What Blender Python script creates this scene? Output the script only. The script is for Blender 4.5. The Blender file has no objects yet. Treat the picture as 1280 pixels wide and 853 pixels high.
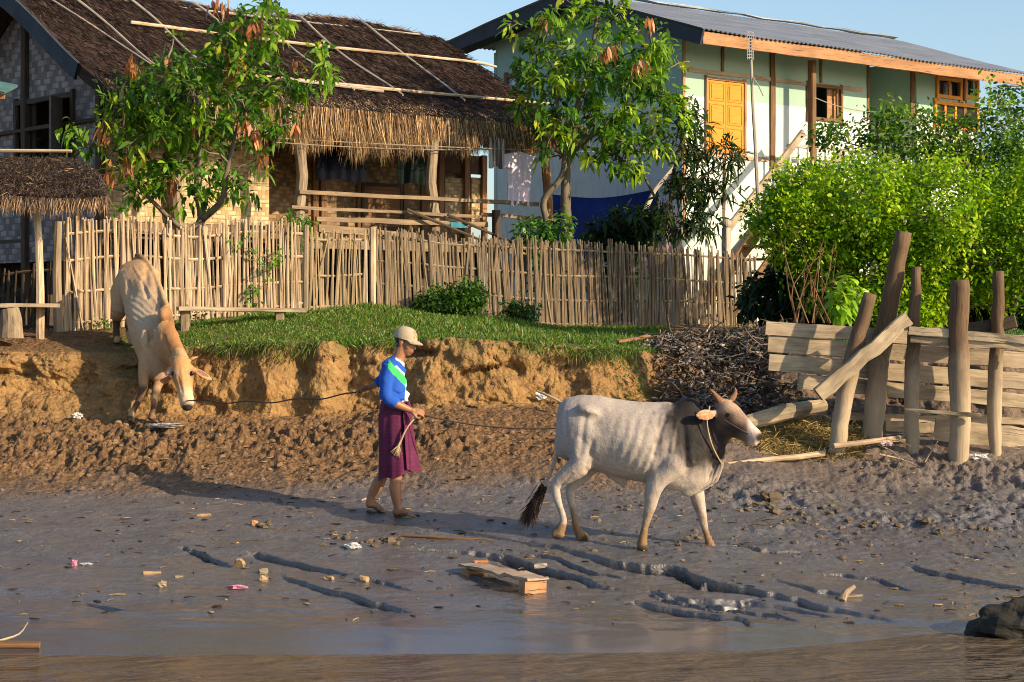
import bpy, math, random
import numpy as np
from mathutils import Vector, Matrix
C = bpy.context.scene
random.seed(7); rng = np.random.default_rng(7)

# ------------------------------------------------------------------ camera, sky, sun, exposure
F, HC, HY = 2489.0, 2.2, 400.0          # focal length in photo pixels, eye height above the water, horizon row
cam = bpy.data.cameras.new('camera'); cam.sensor_width = 36; cam.lens = 36*F/1280
cam.shift_y = -(426.5-HY)/1280; cam.clip_end = 6000; cam.clip_start = 0.1
camo = bpy.data.objects.new('camera', cam); C.collection.objects.link(camo)
camo.location = (0, 0, HC); camo.rotation_euler = (math.pi/2, 0, 0); C.camera = camo
SUN_EL, SUN_T = math.radians(23), math.radians(60)
sd = Vector((math.sin(SUN_T)*math.cos(SUN_EL), -math.cos(SUN_T)*math.cos(SUN_EL), math.sin(SUN_EL)))
w = bpy.data.worlds.new('World'); C.world = w; w.use_nodes = True
nt = w.node_tree; bg = nt.nodes['Background']
sky = nt.nodes.new('ShaderNodeTexSky'); sky.sky_type = 'NISHITA'; sky.sun_disc = False
sky.sun_elevation = SUN_EL; sky.sun_rotation = math.atan2(sd.x, sd.y); sky.air_density = 1.0; sky.dust_density = 1.3; sky.ozone_density = 2.2
nt.links.new(sky.outputs[0], bg.inputs[0]); bg.inputs[1].default_value = 0.13
sl = bpy.data.lights.new('sun', 'SUN'); sl.energy = 5.0; sl.angle = math.radians(0.6); sl.color = (1, .77, .50)
so = bpy.data.objects.new('sun', sl); C.collection.objects.link(so); so.rotation_euler = sd.to_track_quat('Z', 'Y').to_euler(); so.location = (20, -10, 20)
C.view_settings.view_transform = 'Standard'; C.view_settings.look = 'None'; C.view_settings.exposure = 0.58; C.view_settings.gamma = 1
C.cycles.max_bounces = 6; C.cycles.filter_width = 1.0; C.cycles.transparent_max_bounces = 4

# ------------------------------------------------------------------ noise
def _h(ix, iy, iz):
    n = (ix.astype(np.int64)*374761393 + iy.astype(np.int64)*668265263 + iz.astype(np.int64)*2147483647 + 1013904223) & 0xffffffff
    n = ((n ^ (n >> 13))*1274126177) & 0xffffffff
    n = ((n ^ (n >> 16))*2246822519) & 0xffffffff
    return ((n ^ (n >> 15)) & 0xffffff)/float(0xffffff)
def vn(x, y, z=0.0):
    x, y, z = np.broadcast_arrays(np.asarray(x, float), np.asarray(y, float), np.asarray(z, float))
    ix, iy, iz = np.floor(x), np.floor(y), np.floor(z); fx, fy, fz = x-ix, y-iy, z-iz
    fx, fy, fz = [f*f*(3-2*f) for f in (fx, fy, fz)]
    r = 0
    for a in (0, 1):
        for b in (0, 1):
            if np.all(z == 0):
                r = r + _h(ix+a, iy+b, iz)*(fx if a else 1-fx)*(fy if b else 1-fy)
            else:
                for c in (0, 1):
                    r = r + _h(ix+a, iy+b, iz+c)*(fx if a else 1-fx)*(fy if b else 1-fy)*(fz if c else 1-fz)
    return r*2-1
def fbm(x, y, z=0.0, o=4, g=.5):
    s = 0; a = 1; t = 0
    for i in range(o):
        s = s+a*vn(np.asarray(x)*2**i+17.3*i, np.asarray(y)*2**i+5.1*i, (np.asarray(z)*2**i+3.7*i) if np.any(np.asarray(z) != 0) else 0.0); t += a; a *= g
    return s/t
def worley(x, y):
    x, y = np.broadcast_arrays(np.asarray(x, float), np.asarray(y, float)); ix, iy = np.floor(x), np.floor(y); d = np.full(x.shape, 9.); hgt = np.zeros(x.shape)
    for i in (-1, 0, 1):
        for j in (-1, 0, 1):
            cx, cy = ix+i, iy+j; z = np.zeros_like(cx); px, py = cx+_h(cx, cy, z+3), cy+_h(cx, cy, z+7); r = np.hypot(px-x, py-y); k = r < d; d = np.where(k, r, d); hgt = np.where(k, _h(cx, cy, z+11), hgt)
    return d, hgt
def sst(a, b, x):
    t = np.clip((np.asarray(x, float)-a)/(np.asarray(b)-a), 0, 1); return t*t*(3-2*t)
def P(px, py, D): return np.array(((px-640)/F*D, D, HC-(py-HY)/F*D))

# ------------------------------------------------------------------ mesh builder
OFF = {}
def lin(c): return tuple(c)+(1.0,) if len(c) == 3 else tuple(c)
class MB:
    def __init__(s): s.V = []; s.Fc = []; s.n = 0; s.S = []; s.K = []; s.hascol = False
    def add(s, V, F_, mat=0, st=None, col=None):
        V = np.asarray(V, float).reshape(-1, 3); k = len(V)
        if k == 0: return
        s.V.append(V)
        if not isinstance(F_, list) or (len(F_) and isinstance(F_[0], (list, tuple))): F_ = [np.asarray(F_, int)]
        for f in F_: s.Fc.append((f+s.n, mat))
        s.S.append(V if st is None else np.asarray(st, float).reshape(-1, 3))
        if col is None: s.K.append(np.tile((.5, .5, .5, 1.), (k, 1)))
        else:
            s.hascol = True; col = np.asarray(col, float)
            if col.ndim == 1: col = np.tile(lin(tuple(col)), (k, 1))
            if col.shape[1] == 3: col = np.hstack([col, np.ones((k, 1))])
            s.K.append(col)
        s.n += k
    def build(s, name, mats, parent=None, smooth=False, local=False, base=None):
        V = np.vstack(s.V); me = bpy.data.meshes.new(name)
        off = np.zeros(3); loc = (0, 0, 0)
        if parent is not None: off = np.array(OFF.get(parent.name, (0, 0, 0))) if not local else off
        elif not local:
            if base is None: lo, hi = V.min(0), V.max(0); base = ((lo[0]+hi[0])/2, (lo[1]+hi[1])/2, lo[2])
            off = np.array(base); loc = base
        V = V-off
        me.vertices.add(len(V)); me.vertices.foreach_set('co', V.astype(np.float32).ravel())
        tot = sum(f.size for f, _ in s.Fc); np_ = sum(len(f) for f, _ in s.Fc)
        me.loops.add(tot); me.polygons.add(np_)
        li = np.concatenate([f.ravel() for f, _ in s.Fc]).astype(np.int32)
        lt = np.concatenate([np.full(len(f), f.shape[1]) for f, _ in s.Fc]).astype(np.int32)
        mi = np.concatenate([np.full(len(f), m) for f, m in s.Fc]).astype(np.int32)
        me.loops.foreach_set('vertex_index', li)
        me.polygons.foreach_set('loop_start', np.concatenate([[0], np.cumsum(lt)[:-1]]).astype(np.int32))
        me.polygons.foreach_set('loop_total', lt)
        me.update(calc_edges=True)
        me.polygons.foreach_set('material_index', mi)
        me.polygons.foreach_set('use_smooth', np.full(np_, smooth))
        a = me.attributes.new('st', 'FLOAT_VECTOR', 'POINT'); a.data.foreach_set('vector', np.vstack(s.S).astype(np.float32).ravel())
        if s.hascol:
            a = me.attributes.new('col', 'FLOAT_COLOR', 'POINT'); a.data.foreach_set('color', np.vstack(s.K).astype(np.float32).ravel())
        for m in (mats if isinstance(mats, (list, tuple)) else [mats]): me.materials.append(m)
        o = bpy.data.objects.new(name, me); C.collection.objects.link(o); o.location = loc
        if parent is not None: o.parent = parent
        OFF[o.name] = tuple(off)
        return o
    # shapes
    def sweep(s, pts, secs, mat=0, up=(0, 0, 1), cap=True, col=None, st0=None):
        """pts (k,3); secs list of (n,2) outlines (side, up)"""
        pts = np.asarray(pts, float); k = len(pts); n = len(secs[0])
        T = np.gradient(pts, axis=0); T /= np.linalg.norm(T, axis=1)[:, None]+1e-9
        V = []; ST = []; L = 0; off = random.random()*50 if st0 is None else st0
        U0 = np.asarray(up, float)
        for i in range(k):
            t = T[i]; sd_ = np.cross(t, U0)
            if np.linalg.norm(sd_) < .15: sd_ = np.cross(t, (1, 0, .01) if abs(t[0]) < .8 else (0, 1, 0))
            if V and np.dot(sd_, last) < 0: sd_ = -sd_
            sd_ /= np.linalg.norm(sd_); last = sd_; u = np.cross(sd_, t)
            if i: L += np.linalg.norm(pts[i]-pts[i-1])
            sc = np.asarray(secs[i]); V.append(pts[i]+sc[:, :1]*sd_+sc[:, 1:]*u)
            ST.append(np.c_[np.full(n, L+off), sc[:, 0]+off, sc[:, 1]+off*.7])
        V = np.vstack(V); ST = np.vstack(ST)
        i, j = np.meshgrid(np.arange(k-1), np.arange(n), indexing='ij'); j2 = (j+1) % n
        q = np.stack([i*n+j, i*n+j2, (i+1)*n+j2, (i+1)*n+j], -1).reshape(-1, 4)[:, ::-1]
        Fs = [q]
        if cap:
            V = np.vstack([V, pts[0], pts[-1]]); ST = np.vstack([ST, ST[0], ST[k*n-1]]); a = np.arange(n); b = (a+1) % n
            Fs.append(np.stack([a, b, np.full(n, k*n)], -1)); Fs.append(np.stack([(k-1)*n+b, (k-1)*n+a, np.full(n, k*n+1)], -1))
        if col is not None and np.asarray(col).ndim == 2: col = np.repeat(np.asarray(col), n, 0); col = np.vstack([col, col[0], col[-1]]) if cap else col
        s.add(V, Fs, mat, ST, col)
    def tube(s, pts, r, n=7, mat=0, jit=0, col=None, flat=1.0, sm=0, up=(0, 0, 1)):
        pts = np.asarray(pts, float)
        r = np.asarray(r, float) if np.ndim(r) else np.full(len(pts), float(r))
        if sm: 
            q = crom(np.c_[pts, r], sm); pts, r = q[:, :3], q[:, 3]
        a = np.linspace(0, 2*np.pi, n, endpoint=False)
        secs = [np.c_[np.cos(a)*ri*flat, np.sin(a)*ri]*(1+jit*rng.uniform(-1, 1, (n, 1))) for ri in r]
        s.sweep(pts, secs, mat, col=col, up=up)
    def beam(s, p0, p1, wd, th, up=(0, 0, 1), seg=6, jit=.002, mat=0, col=None, warp=0.0):
        """board from p0 to p1: wd across (side axis), th along up"""
        p0, p1 = np.asarray(p0, float), np.asarray(p1, float); tt = np.linspace(0, 1, seg+1)[:, None]
        pts = p0*(1-tt)+p1*tt
        pts[1:-1] += rng.normal(0, 1, (seg-1, 3))*jit*1.2
        if warp: pts += np.asarray(up)*(np.sin(tt*math.pi)*warp)
        c = min(wd, th)*.12; a, b = wd/2, th/2
        o = np.array([(-a+c, -b), (a-c, -b), (a, -b+c), (a, b-c), (a-c, b), (-a+c, b), (-a, b-c), (-a, -b+c)])
        s.sweep(pts, [o+rng.normal(0, 1, o.shape)*jit for _ in range(seg+1)], mat, up=up, col=col)
    def box(s, c, sz, X=(1, 0, 0), Y=(0, 1, 0), Z=(0, 0, 1), mat=0, col=None):
        X, Y, Z = [np.asarray(v, float) for v in (X, Y, Z)]; c = np.asarray(c, float)
        k = [(i, j, l) for i in (-.5, .5) for j in (-.5, .5) for l in (-.5, .5)]
        V = [c+X*i*sz[0]+Y*j*sz[1]+Z*l*sz[2] for i, j, l in k]
        o = random.random()*20
        st = [((i*sz[0])+o, (j*sz[1])+o, (l*sz[2])+o) for i, j, l in k]
        s.add(V, [[0, 1, 3, 2], [4, 6, 7, 5], [0, 4, 5, 1], [2, 3, 7, 6], [0, 2, 6, 4], [1, 5, 7, 3]], mat, st, col)
    def ell(s, c, r, R=None, mat=0, n=14, m=9, col=None, noise=0, nf=3.0, seed=0):
        u = np.linspace(0, 2*np.pi, n, endpoint=False); v = np.linspace(0, np.pi, m+1)[1:-1]
        V = [(math.cos(a)*math.sin(b), math.sin(a)*math.sin(b), math.cos(b)) for b in v for a in u]+[(0, 0, 1), (0, 0, -1)]
        V = np.array(V); k = len(v)
        if noise: V = V*(1+noise*fbm(V[:, 0]*nf+seed, V[:, 1]*nf, V[:, 2]*nf+9.1, 3))[:, None]
        V = V*np.asarray(r, float)
        if R is not None: V = V@np.asarray(R).T
        V = V+np.asarray(c, float)
        i, j = np.meshgrid(np.arange(k-1), np.arange(n), indexing='ij'); j2 = (j+1) % n
        q = np.stack([i*n+j, (i+1)*n+j, (i+1)*n+j2, i*n+j2], -1).reshape(-1, 4)
        a = np.arange(n); b = (a+1) % n
        s.add(V, [q, np.stack([np.full(n, k*n), a, b], -1), np.stack([np.full(n, k*n+1), (k-1)*n+b, (k-1)*n+a], -1)], mat, V*1.0, col)
    def grid(s, G, mat=0, st=None, col=None, flip=False):
        G = np.asarray(G, float); a, b = G.shape[:2]
        i, j = np.meshgrid(np.arange(a-1), np.arange(b-1), indexing='ij')
        q = np.stack([i*b+j, (i+1)*b+j, (i+1)*b+j+1, i*b+j+1], -1).reshape(-1, 4)
        s.add(G.reshape(-1, 3), [q[:, ::-1] if flip else q], mat, None if st is None else np.asarray(st).reshape(-1, 3), col)
def crom(Q, k):
    Q = np.asarray(Q, float); n = len(Q); E = np.vstack([2*Q[0]-Q[1], Q, 2*Q[-1]-Q[-2]]); out = []
    for i in range(n-1):
        p0, p1, p2, p3 = E[i:i+4]
        for t in np.linspace(0, 1, k, endpoint=False):
            out.append(.5*((2*p1)+(-p0+p2)*t+(2*p0-5*p1+4*p2-p3)*t*t+(-p0+3*p1-3*p2+p3)*t**3))
    out.append(Q[-1]); return np.array(out)
def empty(name, loc, rz=0.0):
    o = bpy.data.objects.new(name, None); C.collection.objects.link(o); o.location = [float(v) for v in loc]; o.rotation_euler = (0, 0, rz)
    o.empty_display_size = .2; OFF[o.name] = tuple(float(v) for v in loc); return o
def tag(o, label=None, cat=None, group=None, kind=None):
    if label: o['label'] = label
    if cat: o['category'] = cat
    if group: o['group'] = group
    if kind: o['kind'] = kind
    return o

# ------------------------------------------------------------------ materials
def newmat(name):
    m = bpy.data.materials.new(name); m.use_nodes = True; nt = m.node_tree; return m, nt, nt.nodes['Principled BSDF']
def nd(nt, t, ins=None, **kw):
    n = nt.nodes.new(t)
    for k, v in kw.items(): setattr(n, k, v)
    for k, v in (ins or {}).items():
        if isinstance(v, bpy.types.NodeSocket): nt.links.new(v, n.inputs[k])
        else: n.inputs[k].default_value = v
    return n
def vec(nt, which='st', scale=(1, 1, 1)):
    if which in ('st', 'col'): s = nd(nt, 'ShaderNodeAttribute', attribute_name=which).outputs['Vector']
    elif which == 'obj': s = nd(nt, 'ShaderNodeTexCoord').outputs['Object']
    else: s = nd(nt, 'ShaderNodeNewGeometry').outputs['Position']
    return nd(nt, 'ShaderNodeVectorMath', {0: s, 1: scale}, operation='MULTIPLY').outputs[0]
def noise(nt, v, scale=5., detail=5., rough=.6, dist=0.):
    return nd(nt, 'ShaderNodeTexNoise', {'Vector': v, 'Scale': scale, 'Detail': detail, 'Roughness': rough, 'Distortion': dist}).outputs['Fac']
def ramp(nt, f, stops):
    n = nd(nt, 'ShaderNodeValToRGB', {0: f}); e = n.color_ramp.elements
    while len(e) < len(stops): e.new(.5)
    for el, (p, c) in zip(e, stops): el.position = p; el.color = lin(c) if hasattr(c, '__len__') else (c, c, c, 1)
    return n.outputs[0]
def mixc(nt, f, a, b, mode='MIX'):
    n = nd(nt, 'ShaderNodeMix', data_type='RGBA', blend_type=mode)
    for i, v in ((0, f), (6, a), (7, b)):
        if isinstance(v, bpy.types.NodeSocket): nt.links.new(v, n.inputs[i])
        else: n.inputs[i].default_value = (lin(v) if hasattr(v, '__len__') else v)
    return n.outputs[2]
def mth(nt, op, a, b=0.0, c=0.0):
    n = nd(nt, 'ShaderNodeMath', operation=op)
    for i, v in enumerate((a, b, c)):
        if isinstance(v, bpy.types.NodeSocket): nt.links.new(v, n.inputs[i])
        else: n.inputs[i].default_value = v
    return n.outputs[0]
def bump(nt, b, h, st=.5, dist=.01):
    n = nd(nt, 'ShaderNodeBump', {'Height': h, 'Strength': st, 'Distance': dist}); nt.links.new(n.outputs[0], b.inputs['Normal'])
def wood(name, c1, c2, rough=.8, grain=1.0, dark=(.03, .025, .02), stain=.35):
    m, nt, b = newmat(name)
    g = noise(nt, vec(nt, 'st', (1.6, 28*grain, 28*grain)), 1.5, 6, .65, .6)
    l = noise(nt, vec(nt, 'st', (1.3, 3, 3)), 1.4, 3, .6)
    c = ramp(nt, g, [(.3, c1), (.68, c2)])
    c = mixc(nt, ramp(nt, l, [(.42, 0.0), (.72, stain)]), c, dark)
    cr = ramp(nt, noise(nt, vec(nt, 'st', (.9, 40, 40)), 2., 2, .5), [(.30, .85), (.36, 0.)])
    c = mixc(nt, cr, c, dark)
    nt.links.new(c, b.inputs['Base Color']); b.inputs['Roughness'].default_value = rough; b.inputs['Specular IOR Level'].default_value = .25
    bump(nt, b, g, .6, .006); return m
def vcol(name, rough=.8, trans=0., var=.25, vs=40., spec=.3, bmp=0., sheen=0.):
    m, nt, b = newmat(name)
    a = nd(nt, 'ShaderNodeAttribute', attribute_name='col').outputs['Color']
    n = noise(nt, vec(nt, 'obj'), vs, 4)
    c = mixc(nt, 1.0, a, ramp(nt, n, [(.25, 1-var), (.75, 1+var)]), 'MULTIPLY')
    nt.links.new(c, b.inputs['Base Color']); b.inputs['Roughness'].default_value = rough; b.inputs['Specular IOR Level'].default_value = spec
    if bmp: bump(nt, b, n, bmp, .01)
    if trans:
        t = nd(nt, 'ShaderNodeBsdfTranslucent', {'Color': mixc(nt, 1.0, c, (1.5, 1.6, .6), 'MULTIPLY')})
        mx = nd(nt, 'ShaderNodeMixShader', {0: trans, 1: b.outputs[0], 2: t.outputs[0]})
        nt.links.new(mx.outputs[0], nt.nodes['Material Output'].inputs[0])
    return m
def plain(name, c, c2=None, rough=.7, scale=3., spec=.3, metal=0., bs=.2, bd=.004, dsc=None):
    m, nt, b = newmat(name); v = vec(nt, 'obj')
    n = noise(nt, v, scale, 6, .65)
    c2 = c2 or tuple(x*.7 for x in c)
    nt.links.new(ramp(nt, n, [(.35, c), (.7, c2)]), b.inputs['Base Color']); b.inputs['Roughness'].default_value = rough
    b.inputs['Specular IOR Level'].default_value = spec; b.inputs['Metallic'].default_value = metal
    bump(nt, b, noise(nt, v, dsc or scale*12, 4), bs, bd); return m
def weave(name, c1, c2, cell=.06, rough=.8, dirt_shade=(.05, .035, .02)):
    """flat strips woven two over two under, from the st coordinate (s = along, t = up)"""
    m, nt, b = newmat(name)
    a = nd(nt, 'ShaderNodeAttribute', attribute_name='st').outputs['Vector']
    wob = nd(nt, 'ShaderNodeTexNoise', {'Vector': a, 'Scale': 3., 'Detail': 2.}).outputs['Color']
    a = nd(nt, 'ShaderNodeVectorMath', {0: a, 1: nd(nt, 'ShaderNodeVectorMath', {0: wob, 1: (.05, .05, .05)}, operation='MULTIPLY').outputs[0]}, operation='ADD').outputs[0]
    x = nd(nt, 'ShaderNodeSeparateXYZ', {0: a})
    u = mth(nt, 'MULTIPLY', x.outputs[0], 1/cell); v = mth(nt, 'MULTIPLY', x.outputs[1], 1/cell)
    fu, fv = mth(nt, 'FLOOR', u), mth(nt, 'FLOOR', v); ru, rv = mth(nt, 'FRACT', u), mth(nt, 'FRACT', v)
    # zigzag twill: slant flips every six columns
    zz = mth(nt, 'PINGPONG', fu, 6.0)
    k = mth(nt, 'MODULO', mth(nt, 'ADD', mth(nt, 'ADD', zz, fv), 400.), 4.)
    over = mth(nt, 'LESS_THAN', k, 1.5)
    e = lambda r: mth(nt, 'SUBTRACT', 1., mth(nt, 'POWER', mth(nt, 'ABSOLUTE', mth(nt, 'SUBTRACT', mth(nt, 'MULTIPLY', r, 2.), 1.)), 4.))
    hgt = nd(nt, 'ShaderNodeMix', {0: over, 2: e(ru), 3: e(rv)}).outputs[0]
    tone = nd(nt, 'ShaderNodeMix', {0: over, 2: .25, 3: 1.}).outputs[0]
    rn = noise(nt, nd(nt, 'ShaderNodeCombineXYZ', {0: mth(nt, 'MULTIPLY', fu, .37), 1: mth(nt, 'MULTIPLY', fv, .53)}).outputs[0], 3., 1)
    c = mixc(nt, tone, c2, c1); c = mixc(nt, 1., c, ramp(nt, rn, [(.3, .75), (.7, 1.15)]), 'MULTIPLY')
    c = mixc(nt, ramp(nt, hgt, [(.0, .8), (.35, 0.)]), c, dirt_shade)  # shade between the woven strips painted along their edges
    c = mixc(nt, ramp(nt, noise(nt, vec(nt, 'st'), 1.6, 5), [(.45, 0.), (.8, .5)]), c, dirt_shade)
    nt.links.new(c, b.inputs['Base Color']); b.inputs['Roughness'].default_value = rough; b.inputs['Specular IOR Level'].default_value = .3
    bump(nt, b, mth(nt, 'MULTIPLY', hgt, mth(nt, 'ADD', tone, .4)), .9, .008); return m

M_driftwood = wood('weathered_post', (.17, .125, .085), (.37, .29, .19), .85)
M_postwood = None
M_plank = wood('weathered_plank', (.30, .235, .155), (.52, .42, .285), .85, .8, (.08, .065, .04), .8)
M_darkwood = wood('old_dark_wood', (.05, .035, .025), (.10, .075, .05), .85)
M_brownwood = wood('brown_wood', (.11, .06, .03), (.24, .13, .06), .8)
M_fascia = wood('fascia_wood', (.30, .15, .07), (.44, .24, .12), .8, .5)
M_bamboo = wood('dry_bamboo', (.36, .255, .15), (.68, .53, .36), .6, .5, (.12, .075, .04), .75)
M_bamboo_grey_shade = wood('grey_shade_bamboo', (.15, .11, .07), (.34, .26, .165), .7, .5, (.05, .037, .025), .6)  # grey bamboo, darkened further to carry the shade on the long fence
M_pole = wood('grey_pole', (.30, .26, .22), (.48, .42, .34), .7, .6, (.12, .10, .08), .4)
M_leaf = vcol('leaf', .42, .4, .2, 6., .4)
M_straw = vcol('straw', .85, .12, .2, 20., .15)
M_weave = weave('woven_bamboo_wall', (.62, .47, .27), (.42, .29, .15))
M_weave_grey = weave('grey_woven_wall', (.34, .30, .27), (.13, .12, .12), .085)
# ------------------------------------------------------------------ ground height
def itp(x, xs, ys): return np.interp(x, xs, ys)
def Ds(x): return itp(x, (-6, -1, 1.5, 3, 6), (13.05, 13.1, 13.2, 14.0, 14.2))          # waterline
def Dt(x): return itp(x, (-7, -4.6, -3.9, -3, 1.0, 1.5, 2.2, 3, 8), (20.9, 20.85, 20.95, 20.85, 20.95, 21.2, 20.5, 20.6, 20.6))+.10*vn(np.asarray(x)*2.2, 3.3)
def De(x): return itp(x, (-7, -4.6, -4.0, -3, 1.0, 1.5, 2.2, 3, 8), (21.5, 21.5, 21.6, 21.25, 21.3, 21.8, 22.6, 21.6, 21.6))+.14*vn(np.asarray(x)*1.3, 8.3)+.06*vn(np.asarray(x)*4, 2.3)
def zt(x): return itp(x, (-6, -3.5, -.7, 1, 1.8, 2.7, 8), (1.10, 1.14, 1.30, 1.32, 1.25, 1.02, 1.0))
def ztop(x, D):
    e = itp(x, (-6, -4, -3, -.7, 1, 1.7, 3, 6), (1.86, 1.84, 1.92, 2.03, 1.88, 1.87, 1.95, 1.95))
    f = itp(x, (-6, -5.2, -2.5, -1.8, -.84, .65, 3.5, 6), (2.08, 2.06, 2.30, 2.36, 2.27, 2.09, 2.1, 2.1))
    Df = itp(x, (-5.2, -2.5, -1.7, 3.5), (23, 24.3, 25, 29)); Dd = De(x)
    z = e+(f-e)*sst(0, 1, (D-Dd)/(Df-Dd))**.8
    return z+(2.1-z)*sst(0, 1, (D-Df)/3.)
def base_h(x, D):
    x = np.asarray(x, float); D = np.asarray(D, float)
    sl = .11*(D-Ds(x)); sl = np.where(D < Ds(x), sl*1.3, sl)
    slt = .11*(Dt(x)-Ds(x)); low = np.minimum(sl, .11*(30-14))+sst(18.0, Dt(x), D)*(zt(x)-slt)
    f = sst(0, 1, (D-Dt(x))/(De(x)-Dt(x)))
    return low*(1-f)+ztop(x, D)*f
def hit(px, py, fn):
    d = np.linspace(12, 45, 3301); x = (px-640)/F*d; z = HC-(py-HY)/F*d
    h = fn(x, d); k = np.argmax(h >= z); return np.array((x[k], d[k], h[k]))
CR = [  # scarps where the mud has slumped towards the water: photo rows traced, amplitude
 ([(225, 684), (251, 692), (292, 709)], .035), ([(315, 690), (337, 697), (390, 709), (439, 720)], .055),
 ([(345, 716), (390, 733), (442, 746), (487, 758), (515, 767)], .045),
 ([(512, 683), (584, 689), (627, 694), (660, 702), (691, 710), (724, 720), (749, 731), (785, 735)], .085),
 ([(756, 744), (821, 753), (880, 762), (926, 770), (940, 785)], .07),
 ([(640, 672), (706, 685), (752, 700), (806, 708), (842, 710), (871, 722), (899, 729), (958, 741), (1024, 757), (1083, 769), (1120, 780)], .10),
 ([(790, 733), (860, 744), (930, 748), (990, 757), (1050, 772)], .04),
 ([(1132, 705), (1165, 715), (1221, 726), (1285, 737)], .06), ([(900, 676), (960, 688), (1010, 690)], .02),
 ([(560, 712), (610, 722), (660, 733)], .02), ([(439, 720), (480, 728), (530, 742)], .02), ([(640, 690), (690, 696), (740, 712), (800, 722)], .03), ([(860, 742), (900, 752), (960, 764), (1000, 776)], .03), ([(785, 735), (840, 744), (905, 752), (958, 741)], .025), ([(706, 685), (650, 684), (600, 678)], .02), ([(960, 722), (1010, 736), (1060, 744)], .03), ([(1180, 690), (1230, 700)], .02), ([(100, 752), (160, 764)], .02), ([(1010, 712), (1090, 722), (1150, 740)], .02)]
CRW = []
for pl, A in CR:
    q = np.array([hit(a, b, base_h)[:2] for a, b in pl]); q = crom(q, 7)
    q[1:-1] += rng.normal(0, .011, q[1:-1].shape); CRW.append((q, A))
def cracks(x, D):
    dh = np.zeros_like(x); slot = np.zeros_like(x)
    for q, A in CRW:
        lo, hi = q.min(0)-1.6, q.max(0)+.3
        m = (x > lo[0]) & (x < hi[0]+1.3) & (D > lo[1]) & (D < hi[1])
        if not m.any(): continue
        X, Y = x[m], D[m]; best = np.full(X.shape, 9.); side = np.zeros(X.shape); al = np.zeros(X.shape)
        for i in range(len(q)-1):
            a, b = q[i], q[i+1]; d = b-a; L = np.hypot(*d)+1e-9
            t = np.clip(((X-a[0])*d[0]+(Y-a[1])*d[1])/L**2, 0, 1)
            ex, ey = X-(a[0]+t*d[0]), Y-(a[1]+t*d[1]); r = np.hypot(ex, ey); c = (d[0]*(Y-a[1])-d[1]*(X-a[0]))
            k = r < best; best[k] = r[k]; side[k] = np.sign(c)[k]; al[k] = ((i+t)/(len(q)-1))[k]
        tp = np.clip(np.minimum(al, 1-al)*3, 0, 1)*np.clip(.85+.5*vn(X*2.5, Y*2.5)+.15*vn(X*9, Y*9), .15, 1.6); near = (side < 0)
        dh[m] -= np.where(near, A*.70*tp*np.exp(-best/.26), 0.)
        slot[m] = np.maximum(slot[m], tp*np.exp(-(np.where(near, best, best*1.8)/(.011+.22*A))**2)*(A/.1)**.7)
    return dh, slot
def fine_h(x, D, full=True):
    x = np.asarray(x, float); D = np.asarray(D, float); z = base_h(x, D)
    tr = np.exp(-((D-19.6+.10*x)/1.25)**2)                    # trodden, clodded belt
    right = sst(-.5, 1.5, x)*np.exp(-((D-17.6)/1.3)**2)*.28
    a = np.clip(tr*(1-.45*sst(1, 2.5, x))+right, 0, 1); z = z+a*.05*fbm(x*.9+4, D*1.3, 0., 2)-tr*.05*sst(.2, .6, vn(x*.7+9, D*1.1)); a = a*(.30+1.0*sst(-.25, .35, fbm(x*.8, D*1.3, 0., 3))); w1, w2 = worley(x*7.5+.8*vn(x*4, D*4), D*5.5); z = z+a*(.045*w2*(1-sst(.25, .62, w1))-.012); w1, w2 = worley(x*15+3, D*11); z = z+a*.022*w2*(1-sst(.2, .6, w1))
    cl = np.abs(fbm(x*3.6, D*2.6, 0., 5, .72)); z = z+a*(.13*(.45-cl))+a*.034*fbm(x*13, D*9, 0., 4, .75)
    hoof = vn(x*7.3+3, D*5.5); z = z-a*.05*sst(.35, .75, hoof)+a*.03*sst(.5, .8, vn(x*13, D*10+7))
    wetz = sst(14.6, 16.6, D); z = z+.018*fbm(x*.9, D*1.6, 0., 3)*sst(12.6, 14, D)+wetz*(1-np.clip(a, 0, 1))*.016*fbm(x*6, D*9, 0., 5, .65)+.006*sst(13.4, 14.4, D)*fbm(x*9, D*16, 0., 3, .7)
    z = z+.007*vn(x*1.4+D*2.2, D*7)*sst(13.2, 14.5, D)*(1-wetz)  # flow ripples in the wet silt
    top = sst(0, .5, D-De(x)); z = z+top*.02*fbm(x*3, D*3, 0., 3)*(D < 60)
    face = np.exp(-((D-(Dt(x)+De(x))/2)/.35)**2); z = z+face*.05*fbm(x*3, D*2, 0., 3)
    if full:
        dh, slot = cracks(x, D); z = z+dh-.20*slot
    return z
G = lambda px, py: hit(px, py, fine_h)
def gz(x, y): return float(fine_h(np.array([x]), np.array([y]))[0])

# ------------------------------------------------------------------ ground sheet
def axis(lo, hi, step, far_lo, far_hi):
    a = np.arange(lo, hi, step); b = [hi]; s = step*2
    while b[-1] < far_hi: b.append(b[-1]+s); s *= 1.25
    c = [lo]; s = step*2
    while c[-1] > far_lo: c.append(c[-1]-s); s *= 1.25
    return np.concatenate([c[::-1][:-1], a, b])
gx = axis(-6.3, 6.3, .0158, -900, 900)
yy = np.concatenate([np.arange(12.8, 13.8, .02), np.arange(13.8, 16.9, .0135), np.arange(16.9, 18.2, .02), np.arange(18.2, 20.4, .022), np.arange(20.4, 22.7, .011), np.arange(22.7, 24.5, .03)])
b = [24.5]; s_ = .06
while b[-1] < 3000: b.append(b[-1]+s_); s_ *= 1.2
c_ = [12.8]; s_ = .1
while c_[-1] > -300: c_.append(c_[-1]-s_); s_ *= 1.25
gy = np.concatenate([c_[::-1][:-1], yy, b])
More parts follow.
